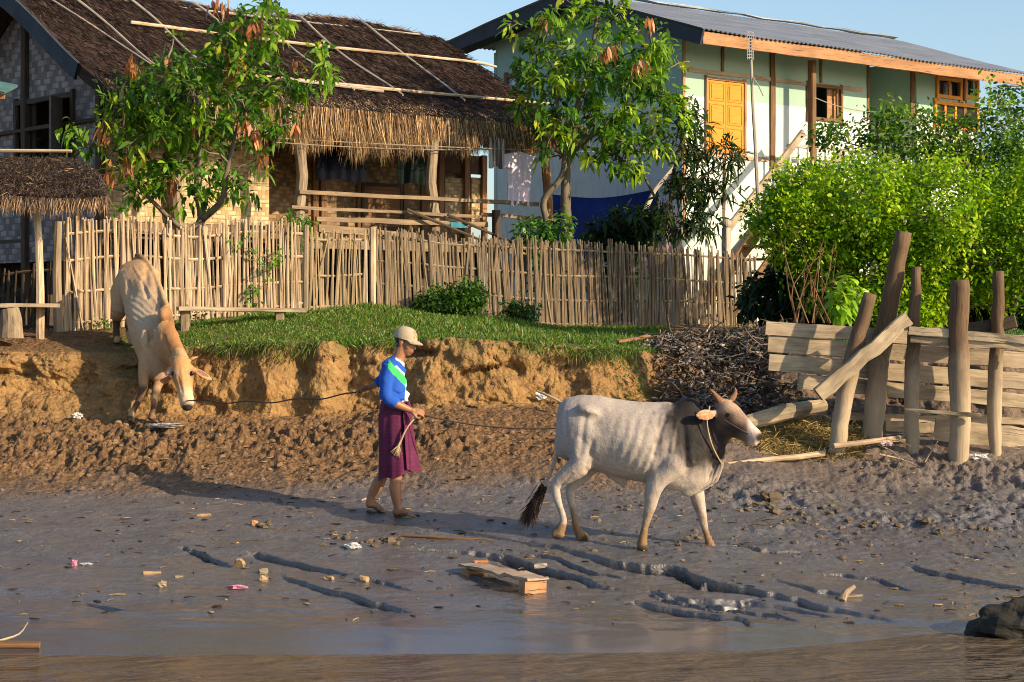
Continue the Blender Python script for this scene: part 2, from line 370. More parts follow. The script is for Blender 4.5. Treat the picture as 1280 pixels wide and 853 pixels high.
X, Y = np.meshgrid(gx, gy, indexing='ij'); Z = fine_h(X, Y); Z = np.where(Y < 12, np.maximum(Z, -1.2), Z)
mid = (Dt(X)+De(X))/2; face = np.exp(-((Y-mid)/.42)**2)*sst(0, .25, Y-Dt(X)+.35)
face = np.where(Y < 24, face, 0)
# vertical bank face: knocked back and forth so it reads as broken clay
dy = face*(.26*fbm(X*1.3, Z*1.6, 5.5, 3)+.13*fbm(X*4.1, Z*5.2, 1.5, 5, .66)+.14*(.3-np.abs(fbm(X*2.2, Z*3.5, 6.5, 4, .6)))+.15*sst(.5, .72, vn(X*2.3+4, Z*4.9))+.04*fbm(X*20, Z*22, 3.5, 2)+.30*np.exp(-((X+4.9)/.45)**2-((Z-1.45)/.2)**2)+.10*vn(X*3.5, Z*.6+8))
q_ = Z*7.5+1.3*fbm(X*1.6, Z*2, 2.2, 3); dy = dy+face*.030*((q_-np.floor(q_))**2)*sst(-.3, .3, vn(X*1.7, Z*3, 4.4))
w1, w2 = worley(X*6+.7*vn(X*5, Z*5), Z*8); dy = dy-face*.028*w2*(1-sst(.25, .6, w1))
dx = face*.05*fbm(X*5, Z*5, 8.5, 3)
_, slot = cracks(X.ravel(), Y.ravel()); slot = slot.reshape(X.shape)
dry = sst(17.9, 19.6, Y+.35*fbm(X*.8, Y*.8, 0., 3)+.25*vn(X*4, Y*4)-.05*X)*(1-.65*sst(1.2, 2.4, X)*(1-sst(20.3, 21, Y)))
bare = sst(-4.2, -4.9, X+.3*vn(X*3, Y*3))
top = sst(-.12, .12, Y-De(X)+.12*vn(X*6, Y*6))*(1-bare)*sst(0, .2, 1.9-X+.3*vn(X*2, Y*2)+20*(X > 2.9)); 
green = np.clip(top+.0, 0, 1)
bank = face*(1-sst(2.0, 2.7, X)*.93)*(1-.35*sst(1.1, 1.6, X)); dry = dry*(1-.5*sst(2.2, 2.8, X)*sst(20, 20.6, Y))
slot = np.where((Y > 13.5) & (Y < 18), slot, 0); dx = dx+.045*slot; dy = dy+.075*slot
mb = MB(); mb.grid(np.stack([X+dx, Y+dy, Z], -1), col=np.stack([dry, green, bank, np.ones_like(dry)], -1).reshape(-1, 4))
m, nt, bs = newmat('river_mud')
att = nd(nt, 'ShaderNodeAttribute', attribute_name='col'); sep = nd(nt, 'ShaderNodeSeparateColor', {0: att.outputs['Color']})
pos = vec(nt, 'pos'); n1 = noise(nt, pos, 2.2, 8, .62); n2 = noise(nt, pos, 18., 7, .65); n3 = noise(nt, vec(nt, 'pos', (1, 2.2, 1)), 5., 6, .6, .5)
silt = ramp(nt, n1, [(.3, (.095, .088, .084)), (.5, (.14, .128, .120)), (.72, (.18, .158, .138))])
silt = mixc(nt, ramp(nt, n3, [(.42, 0.), (.7, .6)]), silt, (.065, .055, .05)); silt = mixc(nt, ramp(nt, n2, [(.58, 0.), (.72, .5)]), silt, (.06, .05, .044))
churn = ramp(nt, n2, [(.30, (.075, .045, .026)), (.5, (.17, .10, .05)), (.72, (.32, .195, .095))])
clay = ramp(nt, n3, [(.28, (.21, .12, .05)), (.5, (.32, .19, .075)), (.75, (.41, .262, .11))])
clay = mixc(nt, ramp(nt, n2, [(.5, 0.), (.72, .7)]), clay, (.14, .085, .04)); clay = mixc(nt, ramp(nt, n1, [(.5, 0.), (.7, .45)]), clay, (.20, .15, .06))
c = mixc(nt, sep.outputs[0], silt, churn); c = mixc(nt, sep.outputs[2], c, clay)
soil = ramp(nt, n2, [(.35, (.07, .10, .025)), (.6, (.16, .13, .05))])
c = mixc(nt, sep.outputs[1], c, soil)
zz = nd(nt, 'ShaderNodeSeparateXYZ', {0: vec(nt, 'pos')}).outputs[2]
film = ramp(nt, mth(nt, 'ADD', zz, mth(nt, 'MULTIPLY', mth(nt, 'SUBTRACT', n3, .5), .25)), [(.03, 1.), (.16, .55), (.50, .22), (.75, 0.)]); c = mixc(nt, film, c, (.075, .070, .070)); nt.links.new(c, bs.inputs['Base Color'])
nt.links.new(mth(nt, 'MULTIPLY', film, mth(nt, 'SUBTRACT', 1., sep.outputs[0])), bs.inputs['Coat Weight']); bs.inputs['Coat Roughness'].default_value = .17; bs.inputs['Coat IOR'].default_value = 1.4
wet = ramp(nt, mth(nt, 'ADD', mth(nt, 'MULTIPLY', zz, 1.0), mth(nt, 'MULTIPLY', mth(nt, 'SUBTRACT', n1, .5), .55)), [(.0, .07), (.08, .15), (.22, .28), (.5, .42)])
rr = mixc(nt, sep.outputs[0], wet, (.9, .9, .9)); nt.links.new(rr, bs.inputs['Roughness'])
nt.links.new(ramp(nt, sep.outputs[0], [(0., 1.0), (.6, .12)]), bs.inputs['Specular IOR Level'])
vr = nd(nt, 'ShaderNodeTexVoronoi', {'Vector': pos, 'Scale': 24.}).outputs['Distance']; hgt = mth(nt, 'ADD', mth(nt, 'ADD', n2, mth(nt, 'MULTIPLY', noise(nt, pos, 70., 4), .4)), mth(nt, 'MULTIPLY', mth(nt, 'MULTIPLY', vr, sep.outputs[0]), -.7))
bn = nd(nt, 'ShaderNodeBump', {'Height': hgt, 'Distance': .03}); nt.links.new(ramp(nt, zz, [(.02, .25), (.12, .6), (.35, .85), (.6, 1.)]), bn.inputs['Strength']); nt.links.new(bn.outputs[0], bs.inputs['Normal'])
M_ground = m
tag(mb.build('ground', m, smooth=True, base=(0, 0, 0)), 'wet grey river mud rising to an ochre clay bank', None, None, 'structure')

# water
mb = MB(); wx = np.concatenate([[-900, -60, -12], np.linspace(-8, 8, 60), [12, 60, 900]]); wy = np.array([-300, -50, 2, 8, 10, 12, 13, 14, 15.5])
X, Y = np.meshgrid(wx, wy, indexing='ij'); mb.grid(np.stack([X, Y, 0*X], -1))
m, nt, bs = newmat('river_water'); bs.inputs['Base Color'].default_value = (.10, .074, .046, 1); bs.inputs['Roughness'].default_value = .09; bs.inputs['IOR'].default_value = 1.33
h = mth(nt, 'ADD', noise(nt, vec(nt, 'pos', (.9, 1.6, 1)), 1.7, 3, .5, .6), mth(nt, 'MULTIPLY', noise(nt, vec(nt, 'pos', (1, 1.6, 1)), 7., 3, .5, .5), .22))
bump(nt, bs, h, 1., .13)
tag(mb.build('river_water', m, smooth=True, base=(0, 0, 0)), 'brown rippled river water along the mud', None, None, 'structure')
# ------------------------------------------------------------------ houses
UX, UY = math.sin(math.radians(49)), math.cos(math.radians(49))
U3, N3, Z3 = np.array((UX, UY, 0)), np.array((UY, -UX, 0)), np.array((0, 0, 1.))
class Fr:                                   # house frame: t along the eave, w towards the river, z up
    def __init__(s, ox, oy): s.o = np.array((ox, oy, 0.))
    def __call__(s, t, w, z): return s.o+U3*t+N3*w+Z3*z
    def px(s, w, px, py):                   # photo pixel -> (t, z) on the plane at offset w
        r = (px-640)/F; a = s.o+N3*w; t = (r*a[1]-a[0])/(UX-r*UY); D = a[1]+UY*t
        return t, HC+(HY-py)/F*D
def wallbox(mb, fr, t0, t1, w, z0, z1, th=.08, mat=0, gable=False):
    """flat wall panel with st = (along, up)"""
    if gable: A, B, Nn = N3*1., U3, None
    c = [(t0, z0), (t1, z0), (t1, z1), (t0, z1)]
    f = (lambda a, z, d: fr(a, w+d, z)) if not gable else (lambda a, z, d: fr(w+d, a, z))
    V = [f(a, z, th/2) for a, z in c]+[f(a, z, -th/2) for a, z in c]
    st = [(a, z, 0) for a, z in c]*2
    mb.add(V, [[0, 1, 2, 3], [5, 4, 7, 6], [4, 0, 3, 7], [1, 5, 6, 2], [3, 2, 6, 7], [4, 5, 1, 0]], mat, st)
def holed(mb, fr, t0, t1, w, z0, z1, holes, th=.08, mat=0, gable=False):
    ts = sorted({t0, t1, *[h[0] for h in holes], *[h[1] for h in holes]})
    for a, b in zip(ts, ts[1:]):
        hs = sorted([(h[2], h[3]) for h in holes if h[0] <= a+1e-6 and h[1] >= b-1e-6]); z = z0
        for l, u in hs+[(z1, z1)]:
            if l > z+1e-6: wallbox(mb, fr, a, b, w, z, l, th, mat, gable)
            z = max(z, u)
def rect_frame(fr, w, t0, t1, z0, z1, wd=.06, th=.05, mat=None, name='window_frame', parent=None, mull=(), gable=False):
    mb = MB(); p = (lambda a, z: fr(a, w, z)) if not gable else (lambda a, z: fr(w, a, z)); up = N3 if not gable else -U3
    mb.beam(p(t0, z0-wd), p(t0, z1+wd), wd, th, up); mb.beam(p(t1, z0-wd), p(t1, z1+wd), wd, th, up)
    mb.beam(p(t0+wd/2, z0), p(t1-wd/2, z0), wd, th*.9, up); mb.beam(p(t0+wd/2, z1), p(t1-wd/2, z1), wd, th*.9, up)
    for k in mull: mb.beam(p(k, z0+wd/2), p(k, z1-wd/2), wd*.8, th*.8, up)
    return mb.build(name, mat, parent)
M_thatch = newmat('dark_thatch'); m, nt, bs = M_thatch; M_thatch = m
g = noise(nt, vec(nt, 'st', (14, 1.6, 3)), 3., 6, .7); g2 = noise(nt, vec(nt, 'st', (1, 1, 1)), 1.6, 4, .6); g3 = noise(nt, vec(nt, 'st', (6, 30, 6)), 2.5, 3, .6)
c = ramp(nt, g, [(.3, (.035, .022, .020)), (.55, (.075, .048, .040)), (.8, (.16, .105, .08))]); c = mixc(nt, ramp(nt, g2, [(.45, 0.), (.75, .6)]), c, (.05, .036, .034)); c = mixc(nt, ramp(nt, g3, [(.6, 0.), (.8, .25)]), c, (.22, .16, .11))
nt.links.new(c, bs.inputs['Base Color']); bs.inputs['Roughness'].default_value = .95; bs.inputs['Specular IOR Level'].default_value = .1
bump(nt, bs, mth(nt, 'ADD', g, mth(nt, 'MULTIPLY', g3, .6)), 1., .035)

def straws(mb, O, dirs, L, wd, cols, droop=0., mat=0, segs=2):
    """thin strips: origins O, unit directions, lengths, widths"""
    n = len(O); O = np.asarray(O); dirs = np.asarray(dirs); L = np.broadcast_to(L, n)[:, None]; wd = np.broadcast_to(wd, n)[:, None]
    s = np.cross(dirs, (0, 1, 0.01)); s /= np.linalg.norm(s, axis=1)[:, None]+1e-9
    an = rng.uniform(-.9, .9, (n, 1)); s2 = np.cross(dirs, s); s = s*np.cos(an)+s2*np.sin(an)
    P1 = O+dirs*L*.55+np.array((0, 0, -1))*droop*L*.15; P2 = O+dirs*L+np.array((0, 0, -1))*droop*L*.5
    V = np.stack([O-s*wd*.5, O+s*wd*.5, P1+s*wd*.45, P1-s*wd*.45, P2], 1).reshape(-1, 3)
    k = np.arange(n)[:, None]*5
    mb.add(V, [k+np.array([0, 1, 2, 3]), k+np.array([3, 2, 4])], mat, V, np.repeat(cols, 5, 0))
def mixcols(n, cs, jit=.15):
    cs = np.array(cs); a = cs[rng.integers(0, len(cs), n)]; return np.clip(a*(1+rng.normal(0, jit, (n, 1))), .004, 1)

M_weave_shade = weave('shade_woven_wall', (.30, .20, .10), (.15, .095, .05))  # darker copy of the woven wall, verandah shade put into its colour
M_rail = wood('rail_wood', (.17, .12, .075), (.32, .23, .14), .8, .7, (.09, .07, .05), .5)
# ---- thatched house
H1 = Fr(-2.87, 27.0)
h1 = empty('thatched_house', (*H1(0, -3, 0)[:2], 2.1)); tag(h1, 'thatched bamboo house with dark straw roof and open verandah', 'house')
EZ, RZ = 5.12, 6.86
def roofpt(t, v, lift=0.0):                 # v 0 eave .. 1 ridge .. 2 back eave
    vv = v if v <= 1 else 2-v; z = EZ+(RZ-EZ)*(vv**.92)+.05*math.sin(t*1.7+v*3)*vv-.10*math.exp(-((vv-.35)/.3)**2)
    t = t+(.35*(1-vv)**2*max(0, (t-3.2)/1.6) if t > 3.2 else 0)
    return H1(t, -3.0*v, z+lift)
ts = np.linspace(-2.95, 4.75, 78); vs = np.linspace(0, 2, 40)
Gd = np.array([[roofpt(t, v)+Z3*.035*float(fbm(t*2, v*7, 0., 3)) for v in vs] for t in ts]); ST = np.array([[(t, v*3.5, 0) for v in vs] for t in ts])
mb = MB(); mb.grid(Gd, 0, ST, flip=True); mb.grid(Gd-Z3*.17, 0, ST)
for e in (0, -1): mb.grid(np.stack([Gd[e], Gd[e]-Z3*.17]), 0, np.stack([ST[e], ST[e]+.17]), flip=(e == -1))
for e in (0, -1): mb.grid(np.stack([Gd[:, e], Gd[:, e]-Z3*.17]), 0, np.stack([ST[:, e], ST[:, e]+.17]), flip=(e == 0))
roof = mb.build('roof', M_thatch, h1, smooth=True)
n = 21000; tt = rng.uniform(-2.95, 4.8, n); vv = rng.uniform(0.0, 1.0, n)**.9
O = np.array([roofpt(a, b, .02) for a, b in zip(tt, vv)]); dn = -(roofpt(0, .6)-roofpt(0, .4)); dn = dn/np.linalg.norm(dn)*-1
dn = roofpt(0, .3)-roofpt(0, .7); dn /= np.linalg.norm(dn)
dr = dn+rng.normal(0, .16, (n, 3))+Z3*.09; dr /= np.linalg.norm(dr, axis=1)[:, None]
mb = MB(); straws(mb, O, dr, rng.uniform(.12, .3, n), rng.uniform(.005, .011, n), mixcols(n, [(.045, .029, .026), (.07, .044, .036), (.03, .021, .02), (.15, .10, .075), (.08, .052, .043)], .25))
n = 1500; tt = rng.uniform(-2.9, 4.4, n); O = np.array([roofpt(a, 1+rng.normal(0, .012), .01) for a in tt]); dr = rng.normal(0, 1, (n, 3))*.3+U3*rng.choice([-1, 1], (n, 1)); dr /= np.linalg.norm(dr, axis=1)[:, None]
straws(mb, O, dr, rng.uniform(.1, .22, n), .009, mixcols(n, [(.16, .11, .08), (.26, .17, .11)], .2))
mb.build('roof_straw', M_straw, roof)
# hanging fringe of pale straw under the eave
mb = MB(); n = 15000; tt = rng.uniform(-2.9, 4.95, n); dd = rng.uniform(0, 1, n)
lf = .44+.12*vn(tt*3.1, 2.2)+.12*vn(tt*9, 5.)+.08*rng.normal(0, 1, n); lf = np.where(tt > 1.5, lf*(1-.10*(tt-1.5)), lf)
O = np.array([H1(a, .10-.22*b, EZ-.02-.10*b+.05*math.sin(a*1.7)*0) for a, b in zip(tt, dd)])
dr = np.array([0, 0, -1.])+N3*rng.normal(.10, .10, (n, 1))+U3*(rng.normal(0, .13, (n, 1))+.10*vn(tt*2.5, 7.7)[:, None]); dr /= np.linalg.norm(dr, axis=1)[:, None]
cc = mixcols(n, [(.50, .33, .17), (.38, .25, .13), (.54, .40, .23), (.22, .14, .08), (.09, .06, .04), (.30, .18, .09), (.13, .085, .055)], .2)
straws(mb, O, dr, lf, rng.uniform(.006, .013, n), cc, droop=.0)
n2 = 5000; tt = rng.uniform(-2.9, 5.0, n2); O = np.array([roofpt(a, abs(rng.normal(0, .05)), .03) for a in tt]); dr = dn*.7+np.array([0, 0, -.75])+rng.normal(0, .14, (n2, 3)); dr /= np.linalg.norm(dr, axis=1)[:, None]
straws(mb, O, dr, rng.uniform(.15, .34, n2), .010, mixcols(n2, [(.10, .07, .055), (.20, .14, .09), (.34, .24, .14)], .2), droop=.5)
mb.build('straw_fringe', M_straw, roof)
# poles laid on the roof
rp = [((300, 158), (690, 240), 0)]
def rpole(a, b, r=.028, sag=.0):
    mb = MB(); k = 9; T = np.linspace(0, 1, k); pts = [roofpt(a[0]*(1-s)+b[0]*s+.05*math.sin(s*7+a[0]), a[1]*(1-s)+b[1]*s, .05+r+.015*math.sin(s*9)) for s in T]
    mb.tube(pts, np.linspace(r, r*.7, k), 6, sm=2, jit=.05); return mb.build('roof_pole', M_pole if r < .03 else M_bamboo, roof)
for t0 in (-2.2, -1.35, -.2, .85, 1.75, 2.95): rpole((t0+.15, 1.03), (t0+random.uniform(.35, .6), .16), .021)
rpole((-2.6, 1.02), (-1.8, .2), .016)
mb = MB(); mb.tube([roofpt(-1.5, .64, .09), roofpt(1.5, .62, .09), roofpt(4.35, .60, .10), roofpt(4.95, .59, .10)], [.027, .025, .022, .018], 7, sm=3); mb.build('roof_pole', M_bamboo, roof)
mb = MB(); mb.tube([roofpt(-1.3, .22, .09), roofpt(2.0, .21, .09), roofpt(4.9, .2, .10)], [.030, .027, .021], 7, sm=3); mb.build('roof_pole', M_bamboo, roof)
mb = MB(); mb.tube([roofpt(-1.2, .25, .09), roofpt(1.8, .17, .09)], [.022, .02], 6, sm=3); mb.build('roof_pole', M_pole, roof)
mb = MB(); mb.tube([roofpt(-2.6, .9, .08), roofpt(1, .91, .07), roofpt(4.2, .9, .08)], [.016, .016, .012], 5, sm=3); mb.build('roof_pole', M_pole, roof)
for t in (.85, 1.75, 2.95):
    mb = MB(); p = roofpt(t+.13, 1.05, .05); mb.tube([p+U3*.12-Z3*.02, p-U3*.10+Z3*.07], .018, 5); mb.tube([p-U3*.08-Z3*.04, p+U3*.02+Z3*.10], .015, 5); mb.build('ridge_peg', M_darkwood, roof)
# barge board on the left rake
M_blueboard = plain('blue_grey_board', (.045, .06, .075), (.025, .032, .042), .8, 4)
mb = MB(); pts = [roofpt(-2.98, v, -.10) for v in np.linspace(-.02, 1.0, 9)]
o = np.array([(-.02, -.13), (.02, -.13), (.02, .10), (-.02, .10)]); mb.sweep(pts, [o]*9); mb.build('barge_board', M_blueboard, h1)
mb = MB(); mb.sweep([roofpt(-2.98, v, -.10) for v in np.linspace(1.0, 2.02, 9)], [o]*9); mb.build('barge_board', M_blueboard, h1)
# gable wall, under the roof line, with a shuttered window
def roofz(w): v = -w/3.0; return float(roofpt(0, min(max(v, 0), 2))[2])-.2
t_g = -2.5; mb = MB(); ws = np.linspace(-.92, -5.4, 24)
wa, za = (-1.42, -2.32), (3.95, 4.75)
def gp(px, py):                             # photo pixel on the gable plane t = t_g -> (w, z)
    r = (px-640)/F; a = H1(t_g, 0, 0); w_ = (r*a[1]-a[0])/(UY+r*UX); return w_, HC+(HY-py)/F*(a[1]-UX*w_)
q0, q1 = gp(93, 118), gp(22, 200); q2 = gp(88, 200)
wn0, wn1, wz0, wz1 = q0[0], q1[0], q2[1], q0[1]
for a, b_ in zip(ws, ws[1:]):
    if a <= wn0+1e-6 and b_ >= wn1-.12: 
        for z0, z1, z2, z3 in ((3.0, 3.0, wz0, wz0), (wz1, wz1, roofz(a), roofz(b_))):
            mb.add([H1(t_g, a, z0), H1(t_g, b_, z1), H1(t_g, b_, z3), H1(t_g, a, z2)], [[3, 2, 1, 0]], 0, [(-a, z0, 0), (-b_, z1, 0), (-b_, z3, 0), (-a, z2, 0)])
    else:
        z0 = 3.0; mb.add([H1(t_g, a, z0), H1(t_g, b_, z0), H1(t_g, b_, roofz(b_)), H1(t_g, a, roofz(a))], [[3, 2, 1, 0]], 0, [(-a, z0, 0), (-b_, z0, 0), (-b_, roofz(b_), 0), (-a, roofz(a), 0)])
mb.build('gable_wall', M_weave_grey, h1)
wf = rect_frame(H1, t_g-.03, wn1, wn0, wz0, wz1, .07, .05, M_darkwood, 'window_frame', h1, gable=True)
mb = MB(); sw = (wn0-wn1)*.45; mb.box(H1(t_g-.22, wn0-.10, (wz0+wz1)/2), (.03, .36, wz1-wz0-.08), U3*.6+N3*.8, N3*.6-U3*.8, Z3); mb.build('shutter', wood('shutter_wood', (.12, .10, .09), (.24, .20, .17), .8), wf)
mb = MB(); mb.box(H1(t_g+.06, wn1+.22, (wz0+wz1)/2), (.03, .40, wz1-wz0-.04), U3, N3, Z3); mb.build('shutter', M_darkwood, wf)
mb = MB(); mb.beam(H1(t_g-.03, -.95, 4.83), H1(t_g-.03, -5.3, 4.83), .05, .07, U3); mb.build('wall_batten', M_darkwood, h1)
for w_ in (-.93, -3.0): 
    mb = MB(); mb.beam(H1(t_g-.02, w_, 2.1), H1(t_g-.02, w_, roofz(w_)), .11, .11, U3); mb.build('corner_post', M_darkwood, h1)
# front wall left of the verandah (woven) and the verandah's back wall
mb = MB(); wallbox(mb, H1, t_g, .10, -.92, 3.50, 4.95, .04); mb.build('front_wall', M_weave, h1)
mb = MB(); wallbox(mb, H1, t_g, .10, -.90, 3.34, 3.49, .05); mb.build('skirt_board', wood('skirt', (.16, .11, .07), (.26, .18, .11)), h1)
mb = MB(); V0 = -1.45; wallbox(mb, H1, .10, 4.2, V0, 3.34, 4.95, .04); mb.build('verandah_wall', M_weave_shade, h1)
mb = MB(); V = [H1(.1, -.92, 3.34), H1(.1, V0, 3.34), H1(.1, V0, 4.95), H1(.1, -.92, 4.95)]; mb.add(V, [[0, 1, 2, 3]], 0, [(0, 3.34, 0), (.5, 3.34, 0), (.5, 4.95, 0), (0, 4.95, 0)]); mb.build('side_wall', M_weave, h1)
mb = MB(); wallbox(mb, H1, t_g, 4.2, -5.2, 1.95, 4.95, .04); wallbox(mb, H1, -5.2, -1.45, 4.2, 1.95, 5.0, .04, gable=True); mb.build('back_wall', M_weave_grey, h1)
for px in (392, 402, 447, 505, 527):        # framing of the verandah wall
    t, _ = H1.px(V0, px, 250); mb = MB(); mb.beam(H1(t, V0+.04, 3.36), H1(t, V0+.04, 4.9), .10, .05, N3); mb.build('wall_stud', M_brownwood, h1)
for (x0, x1, y0, y1, mt, nm) in ((548, 605, 192, 219, plain('reddish_panel', (.13, .07, .045), (.09, .05, .035), .8, 5), 'wall_panel'), (452, 500, 230, 286, M_brownwood, 'door'), (555, 580, 222, 284, M_weave, 'door'), (588, 602, 222, 284, M_weave, 'door')):
    a, z1 = H1.px(V0+.05, x0, y0); b_, z0 = H1.px(V0+.05, x1, y1); mb = MB(); wallbox(mb, H1, a, b_, V0+.06, z0, z1, .04); d = mb.build(nm, mt, h1)
    if nm == 'door' and x0 == 452: rect_frame(H1, V0+.07, a, b_, z0, z1, .05, .05, M_darkwood, 'door_frame', d)
for px, y0 in ((551, 200), (583, 200), (605, 180)):
    t, z1 = H1.px(V0+.1, px, y0); mb = MB(); mb.beam(H1(t, V0+.1, 3.36), H1(t, V0+.1, 4.75), .10, .06, N3); mb.build('door_post', M_fascia, h1)
mb = MB(); mb.beam(H1(.1, -.70, 3.30), H1(4.75, -.70, 3.30), 1.5, .05, Z3, seg=2); mb.build('verandah_floor', M_brownwood, h1)
mb = MB(); mb.beam(H1(.1, .06, 3.25), H1(4.8, .06, 3.25), .05, .16, Z3); mb.build('floor_beam', M_rail, h1)
for px, wv, r0 in ((375, 0, .085), (541, 0, .085), (684, .02, .075), (222, -.75, .085)):
    t, _ = H1.px(wv, px, 250); mb = MB(); pts = [H1(t+.04*math.sin(k*2.+px), wv, z) for k, z in enumerate(np.linspace(2.05, 5.0, 8))]
    mb.tube(pts, np.linspace(r0*1.1, r0*.85, 8), 9, sm=2, jit=.04); mb.build('verandah_post', M_driftwood if px < 600 else M_fascia, h1)
mb = MB(); wallbox(mb, H1, -2.4, 4.2, -2.6, 1.95, 3.3, .05); mb.build('crawl_shade_panel', M_darkwood, h1)  # dark panel added to stand in for the shade under the floor
mb = MB(); mb.beam(H1(t_g, -3.1, 3.30), H1(.1, -3.1, 3.30), 4.3, .05, Z3, seg=2); mb.build('house_floor', M_darkwood, h1)
for t in (-2.4, -1.2, .4, 1.6, 2.7, 3.8, 4.7):
    mb = MB(); mb.beam(H1(t, -.8-.15*(t < 0), 2.05), H1(t, -.8, 3.25), .12, .12, N3); mb.build('stilt', M_darkwood, h1)
for (p0, p1, wd) in (((374, 240), (672, 256), .055), ((364, 259), (600, 271), .045), ((395, 274), (608, 281), .07), ((398, 285), (520, 296), .10), ((600, 268), (692, 275), .05)):
    a, z0 = H1.px(.10, *p0); b_, z1 = H1.px(.10, *p1); mb = MB(); mb.beam(H1(a, .10, z0), H1(b_, .12, z1), .035, wd, Z3, jit=.004); mb.build('rail', M_rail, h1)
mb = MB(); a, z0 = H1.px(.2, 508, 262); b_, z1 = H1.px(.3, 600, 300); mb.tube([H1(a, .2, z0), H1(b_, .3, z1)], [.025, .02], 6); mb.tube([H1(a+.75, .2, z0-.05), H1(b_+.7, .3, z1-.05)], [.022, .02], 6); mb.build('handrail', M_darkwood, h1)
t, _ = H1.px(.2, 620, 280); mb = MB(); mb.beam(H1(t, .2, 2.1), H1(t, .2, 3.8), .10, .10, N3); mb.build('stair_post', M_darkwood, h1)

# ---- washing and lines
def cloth(name, px0, px1, y0, y1, fr, wv, mat, label, cat, fold=.03, nf=5, group=None, shape=None):
    a, z1 = fr.px(wv, px0, y0); b_, _ = fr.px(wv, px1, y0); _, z0 = fr.px(wv, (px0+px1)/2, y1)
    su = np.linspace(0, 1, 30); sv = np.linspace(0, 1, 20); ph = random.random()*6
    def pt(u, v, s):
        u2 = u
        if shape == 'shirt': wd = (.5 if v > .30 else .5+.0*v); u2 = .5+(u-.5)*(1.0 if v < .28 else .74+.05*math.sin(v*5))
        elif shape: u2 = .5+(u-.5)*(1-.15*v)
        return fr(a+(b_-a)*u2, wv+s*.006+fold*(.3+v)*math.sin(u*nf*6.28+ph+v*1.5), z1+(z0-z1)*v*(1-.04*math.sin(u*9+ph))-(.06*abs(u-.5)*2 if shape == 'shirt' and v < .3 else 0))
    mb = MB()
    for s in (-1, 1): mb.grid([[pt(u, v, s) for v in sv] for u in su], flip=(s > 0), st=[[(u, v, 0) for v in sv] for u in su])
    return tag(mb.build(name, mat, smooth=True), label, cat, group)
cloth('shirt', 630, 668, 188, 256, H1, .12, plain('lilac_cloth', (.85, .74, .84), (.75, .64, .76), .9, 6), 'pale lilac shirt hanging on the verandah washing line', 'shirt', .02, 4, shape='shirt')
m, nt, bs = newmat('striped_cloth'); x = nd(nt, 'ShaderNodeSeparateXYZ', {0: vec(nt, 'st')}).outputs[0]
nt.links.new(mixc(nt, mth(nt, 'GREATER_THAN', mth(nt, 'FRACT', mth(nt, 'MULTIPLY', x, 4.)), .5), (.5, .44, .40), (.10, .06, .05)), bs.inputs['Base Color'])
cloth('striped_cloth', 612, 632, 172, 210, H1, .10, m, 'brown and cream striped cloth hanging beside the lilac shirt', 'cloth', .02, 3)
cloth('orange_cloth', 634, 664, 168, 192, H1, .04, plain('orange_cloth', (.60, .26, .13), (.5, .2, .1), .9, 6), 'faded orange cloth bunched above the lilac shirt', 'cloth', .03, 4)
M_black = plain('black_cloth', (.006, .007, .012), (.010, .011, .017), 1., 6, .02)
cloth('dark_cloth', 397, 459, 180, 226, H1, -.45, M_black, 'wide black cloth hanging in the dark of the verandah', 'cloth', .03, 5)
cloth('dark_cloth', 498, 533, 184, 230, H1, -.40, plain('dark_green_cloth', (.010, .017, .016), (.018, .026, .023), 1., 4, .02), 'narrow dark green cloth hanging in the verandah', 'cloth', .03, 4)
M_blue = plain('blue_tarp', (.012, .045, .30), (.008, .03, .20), .7, 3, .15)
cloth('small_blue_cloth', 563, 584, 278, 285, H1, .2, plain('teal_cloth', (.03, .20, .27), None, .7, 4), 'small teal cloth folded over the verandah rail', 'cloth', .01, 2)
M_wire = plain('wire', (.30, .26, .20), None, .6); M_wired = plain('dark_wire', (.03, .028, .025), None, .6)
def wire(name, pts, r, mat, label, cat, sag=0., parent=None):
    pts = [np.array(p) for p in pts]
    if len(pts) == 2: a, b_ = pts; pts = [a*(1-s)+b_*s-Z3*sag*4*s*(1-s) for s in np.linspace(0, 1, 14)]
    mb = MB(); mb.tube(pts, r, 5); o = mb.build(name, mat, parent); return tag(o, label, cat) if label else o
wire('washing_line', [P(330, 172, 26.6), P(905, 192, 31.5)], .007, M_wire, 'thin line strung along the thatched verandah to the far house', 'washing line', .05)
wire('washing_line', [P(345, 178, 26.5), P(690, 185, 30.0)], .006, M_wire, 'lower thin line under the straw fringe', 'washing line', .06)

